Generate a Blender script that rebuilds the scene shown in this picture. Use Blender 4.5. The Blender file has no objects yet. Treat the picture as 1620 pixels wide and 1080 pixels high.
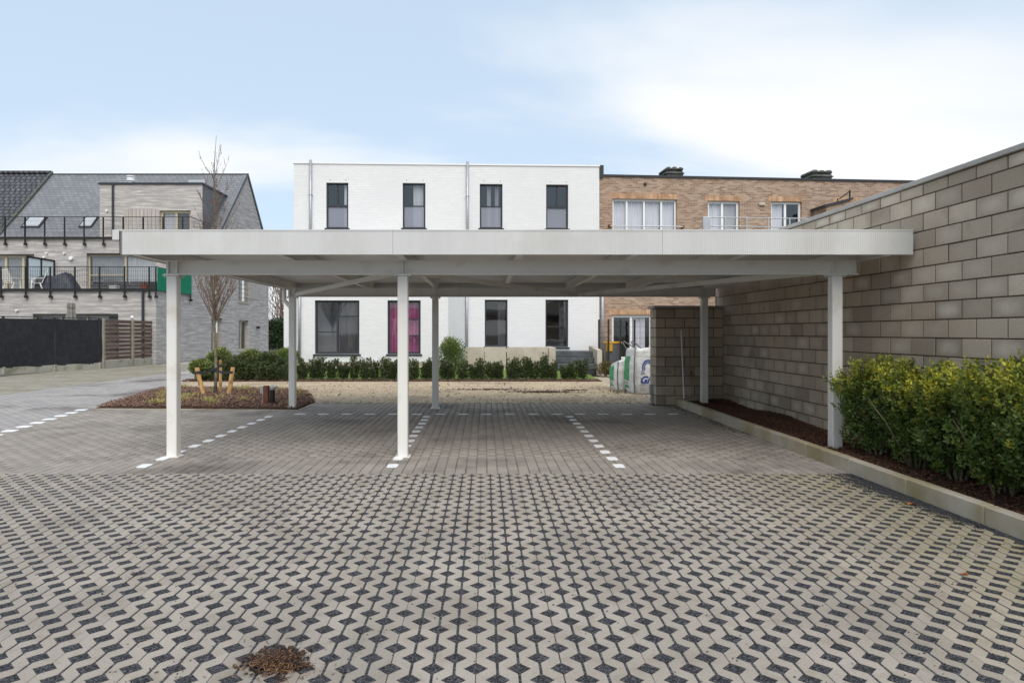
import bpy, bmesh, math, random
import numpy as np
from mathutils import Vector, Matrix

random.seed(7); RNG = np.random.default_rng(7)
R = math.radians
S = bpy.context.scene
COL = S.collection

# ------------------------------------------------------------------ camera
CAMH = 1.52; FPX = 1040.0; VX, VY = 767.0, 525.0
cd = bpy.data.cameras.new('camera'); cam = bpy.data.objects.new('camera', cd); COL.objects.link(cam)
cam.location = (0, 0, CAMH); cam.rotation_euler = (R(90), 0, 0)
cd.sensor_width = 36.0; cd.lens = 36.0*FPX/1620.0
cd.shift_x = (810-VX)/1620.0; cd.shift_y = -(540-VY)/1620.0
cd.clip_end = 3000; cd.clip_start = 0.05
S.camera = cam

# ------------------------------------------------------------------ light
SUN_EL, SUN_AZ = R(50), R(168)      # azimuth from +Y, clockwise: the bright part of the sky stands behind the camera
w = bpy.data.worlds.new('World'); S.world = w; w.use_nodes = True
def build_world():
    nt = w.node_tree; N = nt.nodes; L = nt.links; N.clear()
    out = N.new('ShaderNodeOutputWorld'); bg = N.new('ShaderNodeBackground'); bg.inputs['Strength'].default_value = 0.1
    sky = N.new('ShaderNodeTexSky'); sky.sky_type = 'NISHITA'; sky.sun_disc = False
    sky.sun_elevation = SUN_EL; sky.sun_rotation = SUN_AZ; sky.air_density = 1.0; sky.dust_density = 1.0; sky.ozone_density = 1.0
    tc = N.new('ShaderNodeTexCoord')
    sep = N.new('ShaderNodeSeparateXYZ'); L.new(tc.outputs['Generated'], sep.inputs[0])
    # flatten the direction so that clouds stretch sideways towards the horizon
    addz = N.new('ShaderNodeMath'); addz.operation = 'ADD'; addz.inputs[1].default_value = 0.35
    mx = N.new('ShaderNodeMath'); mx.operation = 'MAXIMUM'; mx.inputs[1].default_value = 0.0
    L.new(sep.outputs['Z'], mx.inputs[0]); L.new(mx.outputs[0], addz.inputs[0])
    dx = N.new('ShaderNodeMath'); dx.operation = 'DIVIDE'; L.new(sep.outputs['X'], dx.inputs[0]); L.new(addz.outputs[0], dx.inputs[1])
    dy = N.new('ShaderNodeMath'); dy.operation = 'DIVIDE'; L.new(sep.outputs['Y'], dy.inputs[0]); L.new(addz.outputs[0], dy.inputs[1])
    cb = N.new('ShaderNodeCombineXYZ'); L.new(dx.outputs[0], cb.inputs[0]); L.new(dy.outputs[0], cb.inputs[1])
    mp = N.new('ShaderNodeMapping'); mp.inputs['Location'].default_value = SKY_OFF; mp.inputs['Scale'].default_value = (0.8, 1.5, 1)
    L.new(cb.outputs[0], mp.inputs['Vector'])
    nz = N.new('ShaderNodeTexNoise'); nz.inputs['Scale'].default_value = 0.85; nz.inputs['Detail'].default_value = 5.5
    nz.inputs['Roughness'].default_value = 0.48; nz.inputs['Distortion'].default_value = 0.35
    L.new(mp.outputs[0], nz.inputs['Vector'])
    rp = N.new('ShaderNodeValToRGB'); rp.color_ramp.interpolation = 'EASE'
    rp.color_ramp.elements[0].position = 0.46; rp.color_ramp.elements[0].color = (0.0, 0.0, 0.0, 1)
    rp.color_ramp.elements[1].position = 0.67; rp.color_ramp.elements[1].color = (1, 1, 1, 1)
    L.new(nz.outputs['Fac'], rp.inputs[0])
    # thin high veil over the blue
    veil = N.new('ShaderNodeMixRGB'); veil.inputs[0].default_value = 0.73
    veil.inputs[2].default_value = (4.95, 6.05, 7.2, 1)
    L.new(sky.outputs[0], veil.inputs[1])
    cl = N.new('ShaderNodeMixRGB'); cl.inputs[2].default_value = (6.9, 7.0, 7.1, 1)
    L.new(rp.outputs[0], cl.inputs[0]); L.new(veil.outputs[0], cl.inputs[1])
    L.new(cl.outputs[0], bg.inputs['Color']); L.new(bg.outputs[0], out.inputs[0])
SKY_OFF = (28.05, 37.02, 0)
build_world()
sl = bpy.data.lights.new('sun', 'SUN'); sl.energy = 2.0; sl.angle = R(50); sl.color = (1.0, 0.945, 0.87)
sun = bpy.data.objects.new('sun', sl); COL.objects.link(sun)
sd = Vector((math.sin(SUN_AZ)*math.cos(SUN_EL), math.cos(SUN_AZ)*math.cos(SUN_EL), math.sin(SUN_EL)))
sun.rotation_euler = sd.to_track_quat('Z', 'Y').to_euler(); sun.location = (0, 0, 30)
S.view_settings.view_transform = 'Standard'; S.view_settings.look = 'None'
S.view_settings.exposure = 0.55; S.view_settings.gamma = 1.0
S.render.resolution_x = 1024; S.render.resolution_y = 682

# ------------------------------------------------------------------ materials
MATS = {}
def rgba(c): return (c[0], c[1], c[2], 1) if not isinstance(c, (int, float)) else (c, c, c, 1)
class NT:
    def __init__(s, name):
        s.m = bpy.data.materials.new(name); s.m.use_nodes = True; s.t = s.m.node_tree
        s.b = s.t.nodes['Principled BSDF']; MATS[name] = s.m
    def n(s, t, **k):
        x = s.t.nodes.new('ShaderNode'+t)
        for a, v in k.items(): setattr(x, a, v)
        return x
    def l(s, a, b): s.t.links.new(a, b)
    def noise(s, vec, scale, det=5, rough=.55, dist=0):
        x = s.n('TexNoise'); x.inputs['Scale'].default_value = scale; x.inputs['Detail'].default_value = det
        x.inputs['Roughness'].default_value = rough; x.inputs['Distortion'].default_value = dist
        if vec is not None: s.l(vec, x.inputs['Vector'])
        return x.outputs['Fac']
    def ramp(s, fac, a, b, ca=(0, 0, 0), cb=(1, 1, 1)):
        x = s.n('ValToRGB'); e = x.color_ramp.elements
        e[0].position = a; e[1].position = b; e[0].color = rgba(ca); e[1].color = rgba(cb); s.l(fac, x.inputs[0]); return x.outputs[0]
    def mix(s, fac, a, b, mode='MIX'):
        x = s.n('MixRGB', blend_type=mode)
        for i, v in enumerate((fac, a, b)):
            if isinstance(v, bpy.types.NodeSocket): s.l(v, x.inputs[i])
            else: x.inputs[i].default_value = v if i == 0 else rgba(v)
        return x.outputs[0]
    def math(s, op, a, b=None):
        x = s.n('Math', operation=op)
        for i, v in enumerate((a, b)):
            if v is None: continue
            if isinstance(v, bpy.types.NodeSocket): s.l(v, x.inputs[i])
            else: x.inputs[i].default_value = v
        return x.outputs[0]
    def coord(s, kind='pos', scale=(1, 1, 1)):
        v = s.n('NewGeometry').outputs['Position'] if kind == 'pos' else s.n('TexCoord').outputs['Object' if kind == 'obj' else 'Generated']
        if scale != (1, 1, 1):
            m = s.n('Mapping'); m.inputs['Scale'].default_value = scale; s.l(v, m.inputs[0]); v = m.outputs[0]
        return v
    def vary(s, col, amt, island=False, hue=0):
        r = s.n('NewGeometry').outputs['Random Per Island'] if island else s.n('ObjectInfo').outputs['Random']
        h = s.n('HueSaturation'); s.l(col, h.inputs['Color'])
        mr = s.n('MapRange'); mr.inputs[3].default_value = 1-amt; mr.inputs[4].default_value = 1+amt; s.l(r, mr.inputs[0]); s.l(mr.outputs[0], h.inputs['Value'])
        if hue:
            m2 = s.n('MapRange'); m2.inputs[3].default_value = .5-hue; m2.inputs[4].default_value = .5+hue
            q = s.math('FRACT', s.math('MULTIPLY', r, 17.3)); s.l(q, m2.inputs[0]); s.l(m2.outputs[0], h.inputs['Hue'])
        return h.outputs[0]
    def bump(s, h, strength=.3, dist=.01, prev=None):
        b = s.n('Bump'); b.inputs['Strength'].default_value = strength; b.inputs['Distance'].default_value = dist; s.l(h, b.inputs['Height'])
        if prev is not None: s.l(prev, b.inputs['Normal'])
        s.l(b.outputs[0], s.b.inputs['Normal']); return b.outputs[0]
    def fin(s, col=None, rough=.8, spec=.3, metal=0):
        if col is not None:
            if isinstance(col, bpy.types.NodeSocket): s.l(col, s.b.inputs['Base Color'])
            else: s.b.inputs['Base Color'].default_value = rgba(col)
        if isinstance(rough, bpy.types.NodeSocket): s.l(rough, s.b.inputs['Roughness'])
        else: s.b.inputs['Roughness'].default_value = rough
        s.b.inputs['Specular IOR Level'].default_value = spec; s.b.inputs['Metallic'].default_value = metal
        return s.m

def M(name, c, c2=None, sc=4, rough=.8, bump=0, bsc=60, bd=.01, rnd=0, isl=False, hue=0, kind='pos', spec=.3, metal=0, stretch=(1, 1, 1), c3=None, sc3=.7, lo3=.5, hi3=.7, lo=.35, hi=.65):
    t = NT(name); v = t.coord(kind, stretch); col = None
    if c2 is not None: col = t.mix(t.ramp(t.noise(v, sc), lo, hi), c, c2)
    else:
        rgb = t.n('RGB'); rgb.outputs[0].default_value = rgba(c); col = rgb.outputs[0]
    if c3 is not None: col = t.mix(t.ramp(t.noise(t.coord(kind), sc3, 4), lo3, hi3), col, c3)
    if rnd: col = t.vary(col, rnd, isl, hue)
    if bump: t.bump(t.noise(v, bsc, 3), bump, bd)
    return t.fin(col, rough, spec, metal)

M('ground', (.12, .11, .09), (.16, .15, .12), rough=.95, bump=.3, bsc=8)
def m_basalt():
    t = NT('basalt'); v = t.coord(); vo = t.n('TexVoronoi'); vo.inputs['Scale'].default_value = 120; t.l(v, vo.inputs['Vector'])
    sp = t.n('SeparateXYZ'); t.l(vo.outputs['Color'], sp.inputs[0]); r = t.n('ValToRGB'); e = r.color_ramp.elements; e[0].color = rgba((.012, .012, .014)); e[1].color = rgba((.13, .13, .142)); e[1].position = .96; q = e.new(.6); q.color = rgba((.042, .042, .048)); t.l(sp.outputs[0], r.inputs[0])
    t.bump(vo.outputs['Distance'], 1, .008); t.fin(r.outputs[0], .65, .3)
m_basalt()
M('basalt_chip', (.02, .02, .024), (.085, .086, .095), sc=90, rough=.6, rnd=.6, isl=True)
def m_turf():
    t = NT('grid_concrete'); v = t.coord()
    col = t.mix(t.ramp(t.noise(v, 1.6, 4), .35, .65), (.290, .258, .222), (.345, .311, .272))
    col = t.mix(t.ramp(t.noise(v, 95, 4, .75), .54, .70), col, (.185, .16, .13))
    col = t.mix(t.ramp(t.noise(v, 6, 6, .65), .52, .72, (0,)*3, (.8,)*3), col, (.225, .195, .155))
    col = t.mix(t.ramp(t.noise(t.coord('pos', (1.6, .16, 1)), 1.0, 4), .53, .70, (0,)*3, (.45,)*3), col, (.19, .17, .145))      # faint wheel tracks
    x = t.n('SeparateXYZ'); t.l(v, x.inputs[0])          # mossy film on the pavers beside the kerb
    e = t.n('MapRange'); e.inputs[1].default_value = 2.0; e.inputs[2].default_value = 3.9; e.inputs[3].default_value = 0; e.inputs[4].default_value = .95; t.l(x.outputs[0], e.inputs[0])
    g = t.math('MULTIPLY', e.outputs[0], t.noise(v, 3, 4))
    col = t.mix(g, col, (.27, .225, .09)); col = t.vary(col, .09)
    t.bump(t.noise(v, 200, 3), .4, .004); t.fin(col, .85, .25)
m_turf()
def m_paver(name, ca, cb, cc, rnd, isl):
    t = NT(name); v = t.coord()
    col = t.mix(t.ramp(t.noise(v, 1.3, 4), .35, .65), ca, cb)
    col = t.mix(t.ramp(t.noise(v, 90, 4, .7), .55, .75), col, cc)
    col = t.mix(t.ramp(t.noise(v, .5, 6, .6), .52, .68), col, (.125, .11, .098))
    col = t.vary(col, rnd, isl); t.bump(t.noise(v, 180, 3), .3, .004); t.fin(col, .8, .3)
m_paver('paver_single', (.262, .236, .210), (.31, .280, .250), (.15, .135, .12), .09, False)
m_paver('paver_mass', (.262, .236, .210), (.31, .280, .250), (.15, .135, .12), .09, True)
m_paver('paver_drive', (.29, .272, .265), (.34, .32, .31), (.19, .175, .165), .09, True)
M('joint', (.055, .05, .045), (.09, .08, .07), sc=30, rough=.95)
M('moss_pave', (.235, .215, .172), (.30, .28, .235), sc=1.6, rough=.9, rnd=.07, isl=True, c3=(.205, .19, .125), sc3=.6, lo3=.45, hi3=.75)
M('road_far', (.33, .315, .295), (.38, .365, .34), sc=2, rough=.9, bump=.2)
M('paint', (.72, .73, .75), (.85, .86, .87), sc=14, rough=.6, c3=(.48, .47, .45), sc3=26, lo3=.6, hi3=.75)
def m_gravel():
    t = NT('pea_gravel'); v = t.coord(); vo = t.n('TexVoronoi'); vo.inputs['Scale'].default_value = 55; t.l(v, vo.inputs['Vector'])
    col = t.ramp(t.math('FRACT', t.math('MULTIPLY', t.n('Math').outputs[0], 1.0)), 0, 1) if False else None
    sep = t.n('SeparateXYZ'); t.l(vo.outputs['Color'], sep.inputs[0])
    r = t.n('ValToRGB'); e = r.color_ramp.elements; e[0].color = rgba((.24, .18, .115)); e[1].color = rgba((.66, .55, .41)); e2 = e.new(.5); e2.color = rgba((.46, .365, .25)); t.l(sep.outputs[0], r.inputs[0])
    col = t.mix(t.ramp(t.noise(v, .8, 5), .5, .72), r.outputs[0], (.30, .24, .175))
    t.bump(vo.outputs['Distance'], .8, .012); t.fin(col, .85, .25)
m_gravel()
M('mulch_base', (.035, .02, .013), (.075, .04, .026), sc=22, rough=.95, bump=.8, bsc=70, bd=.02)
M('mulch_chip', (.075, .034, .02), (.20, .095, .055), sc=30, rough=.85, rnd=.45, isl=True, hue=.012)
M('mulch_chip_grey', (.15, .085, .06), (.31, .19, .14), sc=30, rough=.9, rnd=.4, isl=True, hue=.01)
M('straw', (.16, .075, .03), (.34, .17, .07), sc=60, rough=.8, rnd=.5, isl=True)
M('litter_dark', (.04, .025, .018), (.09, .05, .035), sc=60, rough=.9, rnd=.4, isl=True)
M('dry_leaf', (.35, .11, .03), (.5, .2, .06), sc=40, rough=.7)
M('lawn', (.10, .17, .035), (.17, .25, .06), sc=6, rough=.95, bump=.8, bsc=90, bd=.03)
M('grass_blade', (.27, .25, .08), (.45, .39, .16), sc=20, rough=.8, rnd=.25, isl=True)
M('kerb', (.40, .355, .285), (.46, .415, .34), sc=3, rough=.85, bump=.25, bsc=150, bd=.004, rnd=.05, c3=(.30, .25, .14), sc3=1.6, lo3=.42, hi3=.66)
M('concrete', (.42, .375, .31), (.50, .455, .385), sc=1.6, rough=.85, bump=.15, bsc=60, stretch=(1, 1, .25), c3=(.33, .28, .22), sc3=1.2)
M('bluestone', (.06, .065, .072), (.1, .105, .115), sc=5, rough=.6)
def m_block(name, isl):
    t = NT(name); v = t.coord()
    col = t.mix(t.ramp(t.noise(v, .9, 4), .36, .64), (.385, .318, .245), (.46, .392, .312))
    col = t.mix(t.ramp(t.noise(v, 120, 4, .75), .55, .69), col, (.19, .155, .12))
    col = t.mix(t.ramp(t.noise(v, 2.3, 5), .58, .74, (0,)*3, (.7,)*3), col, (.25, .205, .155))
    col = t.vary(col, .20, isl)
    if not isl:          # lime bloom that dried out towards the middle of some blocks
        g = t.n('SeparateXYZ'); t.l(t.n('TexCoord').outputs['Generated'], g.inputs[0])
        def hump(q): return t.math('SUBTRACT', 1.0, t.math('POWER', t.math('ABSOLUTE', t.math('SUBTRACT', t.math('MULTIPLY', q, 2.0), 1.0)), 2.0))
        h = t.math('MULTIPLY', hump(g.outputs[1]), hump(g.outputs[2])); r = t.math('FRACT', t.math('MULTIPLY', t.n('ObjectInfo').outputs['Random'], 37.7))
        f = t.math('MULTIPLY', t.math('MULTIPLY', h, t.math('POWER', r, 1.8)), t.math('ADD', t.noise(v, 9, 4), .25))
        col = t.mix(f, col, (.64, .575, .49))
    t.bump(t.noise(v, 150, 4, .7), .6, .006); t.fin(col, .9, .2)
m_block('block_single', False); m_block('block_mass', True)
M('mortar', (.062, .048, .034), (.10, .08, .058), sc=9, rough=.95, bump=.3, bsc=90)
M('coping', (.36, .345, .32), (.43, .415, .39), sc=2.5, rough=.85, bump=.15, bsc=80, c3=(.30, .28, .25))
M('white_steel', (.70, .685, .65), (.74, .725, .69), sc=.9, rough=.42, spec=.4, c3=(.56, .525, .46), sc3=2.6, lo3=.54, hi3=.78)
M('fascia', (.55, .55, .54), (.61, .61, .60), sc=2.2, rough=.4, spec=.45, stretch=(1, 1, .08), c3=(.50, .485, .455), sc3=1.1, lo3=.5, hi3=.75)
M('deck_steel', (.66, .655, .635), (.72, .715, .695), sc=2, rough=.35, spec=.5)
M('skylight_glass', (.42, .44, .47), rough=.15, spec=.6)
M('bolt', (.45, .44, .42), rough=.4, metal=.6)
M('zinc', (.38, .40, .42), (.44, .46, .48), sc=6, rough=.45, metal=.5)
M('anthracite', (.033, .036, .042), rough=.5)
M('black_metal', (.016, .016, .018), rough=.5)
M('brick_tan_plain', (.36, .20, .12), (.50, .34, .21), sc=5, rough=.9, rnd=.2, isl=True)
M('alu_white', (.78, .78, .78), rough=.4)
M('cream_frame', (.42, .37, .26), (.48, .42, .30), sc=3, rough=.5)
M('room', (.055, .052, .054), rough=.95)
M('curtain_white', (.80, .80, .80), (.86, .86, .86), sc=3, rough=.9)
M('curtain_grey', (.55, .55, .53), (.62, .62, .60), sc=3, rough=.9)
M('curtain_pink', (.36, .065, .19), (.48, .12, .27), sc=3, rough=.9)
M('curtain_dim', (.27, .27, .265), (.36, .36, .35), sc=3, rough=.9)
M('curtain_dark', (.055, .052, .055), (.12, .115, .115), sc=8, rough=.9, stretch=(1, 1, .2))
def m_glass(name, tint=(1, 1, 1), ior=1.9, frost=0, fc=(.36, .36, .42)):
    t = NT(name); nt = t.t; out = nt.nodes['Material Output']; nt.nodes.remove(t.b)
    f0 = ((ior-1)/(ior+1))**2; ge = t.n('NewGeometry'); dt = t.n('VectorMath', operation='DOT_PRODUCT'); t.l(ge.outputs['Incoming'], dt.inputs[0])
    cs = t.math('ABSOLUTE', dt.outputs['Value']); fr = t.math('ADD', t.math('MULTIPLY', t.math('POWER', t.math('SUBTRACT', 1.0, cs), 5.0), 1-f0), f0)
    g = t.n('BsdfGlossy'); g.inputs['Roughness'].default_value = .03; tr = t.n('BsdfTransparent'); tr.inputs[0].default_value = rgba(tint)
    base = tr
    if frost:
        d = t.n('BsdfDiffuse'); d.inputs[0].default_value = rgba(fc); mm = t.n('MixShader'); mm.inputs[0].default_value = frost
        t.l(tr.outputs[0], mm.inputs[1]); t.l(d.outputs[0], mm.inputs[2]); base = mm
    bp = t.n('Bump'); bp.inputs['Strength'].default_value = .06; bp.inputs['Distance'].default_value = .05; t.l(t.noise(t.coord(), .9, 1), bp.inputs['Height'])
    t.l(bp.outputs[0], g.inputs['Normal']); t.l(ge.outputs['Normal'], dt.inputs[1])
    ms = t.n('MixShader'); t.l(fr, ms.inputs[0]); t.l(base.outputs[0], ms.inputs[1]); t.l(g.outputs[0], ms.inputs[2]); t.l(ms.outputs[0], out.inputs[0])
m_glass('glass', (.80, .81, .85), 2.05); m_glass('glass_frost', (.8, .8, .9), 2.0, .55); m_glass('glass_milky', (.9, .95, .97), 1.5, .8, (.72, .82, .86))
def m_brick(name, ca, cb, cm, bw, rh, mort, noisecol=None, streak=None, bump=.4, rough=.85, nlim=1.0):
    t = NT(name); o = t.coord('obj'); s = t.n('SeparateXYZ'); t.l(o, s.inputs[0])
    u = t.math('ADD', s.outputs[0], s.outputs[1]); c = t.n('CombineXYZ'); t.l(u, c.inputs[0]); t.l(s.outputs[2], c.inputs[1])
    b = t.n('TexBrick'); b.offset = .5; t.l(c.outputs[0], b.inputs['Vector'])
    b.inputs['Color1'].default_value = rgba(ca); b.inputs['Color2'].default_value = rgba(cb); b.inputs['Mortar'].default_value = rgba(cm)
    b.inputs['Scale'].default_value = 1; b.inputs['Brick Width'].default_value = bw; b.inputs['Row Height'].default_value = rh
    b.inputs['Mortar Size'].default_value = mort; b.inputs['Mortar Smooth'].default_value = .2; b.inputs['Bias'].default_value = 0
    col = b.outputs['Color']
    if streak:
        m = t.n('Mapping'); m.inputs['Scale'].default_value = streak[0]; t.l(c.outputs[0], m.inputs[0])
        col = t.mix(t.ramp(t.noise(m.outputs[0], 1, 5, .65), .38, .62), col, streak[1]) if len(streak) == 2 else \
              t.mix(t.ramp(t.noise(m.outputs[0], 1, 5, .65), .42, .60), t.mix(t.ramp(t.noise(m.outputs[0], 1.7, 3), .45, .6), col, streak[2]), streak[1])
    if noisecol: col = t.mix(t.ramp(t.noise(c.outputs[0], noisecol[0], 5), .45, .68, (0, 0, 0), (nlim,)*3), col, noisecol[1])
    t.bump(t.math('SUBTRACT', 1.0, b.outputs['Fac']), bump, .008); t.fin(col, rough, .2)
m_brick('brick_white', (.73, .73, .73), (.775, .775, .775), (.68, .68, .68), .21, .06, .006, bump=.6, noisecol=(.35, (.70, .70, .705)))
m_brick('brick_tan', (.22, .13, .088), (.44, .315, .23), (.38, .325, .27), .21, .065, .008, noisecol=(.5, (.33, .22, .15)), nlim=.35, bump=.6)
m_brick('brick_grey', (.40, .375, .36), (.54, .515, .495), (.28, .26, .255), .6, .06, .008, streak=((.7, 9, 1), (.32, .30, .295), (.57, .545, .515)), noisecol=(.3, (.46, .43, .41)), nlim=.4)
def m_slate(name, c1, c2, row, w_, cm=(.05, .052, .058), ms=.012, ro=.55):
    t = NT(name); v = t.coord('obj'); s = t.n('SeparateXYZ'); t.l(v, s.inputs[0]); c = t.n('CombineXYZ'); t.l(s.outputs[0], c.inputs[0]); t.l(t.math('MULTIPLY', s.outputs[2], 1.41), c.inputs[1])
    b = t.n('TexBrick'); t.l(c.outputs[0], b.inputs['Vector']); b.inputs['Color1'].default_value = rgba(c1); b.inputs['Color2'].default_value = rgba(c2); b.inputs['Mortar'].default_value = rgba(cm)
    b.inputs['Scale'].default_value = 1; b.inputs['Brick Width'].default_value = w_; b.inputs['Row Height'].default_value = row; b.inputs['Mortar Size'].default_value = ms
    t.bump(t.math('SUBTRACT', 1.0, b.outputs['Fac']), .5, .01); t.fin(b.outputs[0], ro, .45)
m_slate('slate', (.15, .155, .168), (.20, .205, .22), .26, .36)
m_slate('pantile', (.055, .058, .066), (.10, .104, .115), .34, .34, (.012, .012, .014), .05, .35)
M('slate_side', (.10, .105, .115), (.15, .155, .17), sc=7, rough=.6, bump=.4, bsc=9)
M('wood_grey', (.34, .31, .285), (.47, .43, .40), sc=5, rough=.9, stretch=(4, 4, .25), kind='obj')
M('wood_brown', (.10, .068, .053), (.16, .11, .088), sc=9, rough=.85, stretch=(.6, .6, 5), kind='obj', rnd=.15)
M('concrete_post', (.24, .215, .17), (.31, .28, .23), sc=4, rough=.9, bump=.2)
M('concrete_plinth', (.33, .315, .27), (.40, .385, .335), sc=2, rough=.9, c3=(.2, .2, .13), sc3=2)
M('screen_black', (.017, .018, .022), (.026, .027, .032), sc=5, rough=.8, bump=.5, bsc=2.2, bd=.04)
M('screen_green', (.0, .17, .085), (.0, .21, .11), sc=4, rough=.8)
M('plastic_white', (.66, .65, .61), rough=.45)
M('tarp', (.03, .034, .045), (.06, .065, .08), sc=3, rough=.5, bump=.5, bsc=7, bd=.05)
M('rattan', (.06, .06, .065), (.1, .1, .105), sc=20, rough=.8)
M('terracotta', (.17, .06, .05), rough=.8)
M('canvas_grey', (.17, .165, .15), (.23, .22, .2), sc=5, rough=.9)
M('bark', (.13, .11, .07), (.26, .235, .16), sc=18, rough=.9, bump=.5, bsc=40, c3=(.06, .05, .04), sc3=9)
M('twig_red', (.15, .085, .07), (.22, .14, .115), sc=8, rough=.8)
M('twig_brown', (.19, .125, .095), (.28, .19, .15), sc=2, rough=.9)
M('stake', (.42, .23, .085), (.58, .37, .17), sc=7, rough=.75, stretch=(3, 3, .5), bump=.3, bsc=20, c3=(.26, .12, .04), sc3=5, lo3=.52, hi3=.66)
M('strap', (.035, .037, .042), rough=.6)
M('rust_wood', (.13, .045, .03), (.19, .075, .05), sc=12, rough=.8, stretch=(1, 1, .3))
M('grey_box', (.36, .36, .37), rough=.5)
M('bag_white', (.62, .62, .60), (.74, .74, .73), sc=5, rough=.6, bump=.7, bsc=7, bd=.06)
M('bag_green', (.045, .27, .11), (.10, .36, .17), sc=12, rough=.6)
M('bag_blue', (.02, .05, .25), (.03, .07, .32), sc=12, rough=.6)
M('bag_strap', (.12, .11, .12), (.2, .19, .19), sc=20, rough=.8)
M('bin_yellow', (.62, .33, .02), rough=.5)
M('bin_grey', (.12, .125, .135), rough=.5)
M('rust', (.16, .06, .03), rough=.9)
M('chimney_dark', (.06, .06, .062), (.13, .13, .12), sc=5, rough=.9, c3=(.11, .12, .07), sc3=3)
M('bud_red', (.16, .055, .045), rough=.8)
def m_leaf(name, ca, cb, tip=None, rough=.4, trans=.25, rnd=.35, hue=.02):
    t = NT(name); rgb = t.mix(t.ramp(t.noise(t.coord(), 4, 3), .35, .65), ca, cb)
    col = t.vary(rgb, rnd, True, hue)
    if tip:
        a = t.n('Attribute'); a.attribute_name = 'tip'; col = t.mix(a.outputs['Fac'], col, tip)
    t.fin(col, rough, .35)
    nt = t.t; out = nt.nodes['Material Output']; tl = t.n('BsdfTranslucent'); t.l(col, tl.inputs[0]); ms = t.n('MixShader'); ms.inputs[0].default_value = trans
    t.l(t.b.outputs[0], ms.inputs[1]); t.l(tl.outputs[0], ms.inputs[2]); t.l(ms.outputs[0], out.inputs[0])
m_leaf('leaf_hedge', (.058, .10, .022), (.12, .17, .04), tip=(.58, .54, .05), rough=.32, trans=.18)
m_leaf('leaf_yew', (.05, .074, .03), (.095, .122, .046), tip=(.11, .095, .04), rough=.5)
m_leaf('leaf_laurel', (.115, .15, .05), (.19, .235, .075), tip=(.33, .34, .09), rough=.4)
m_leaf('leaf_box', (.09, .145, .03), (.145, .205, .05), tip=(.26, .29, .07), rough=.4)
m_leaf('leaf_mixed', (.10, .10, .035), (.16, .13, .05), rough=.6)
m_leaf('leaf_far', (.03, .055, .025), (.05, .08, .035), rough=.6)

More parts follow.
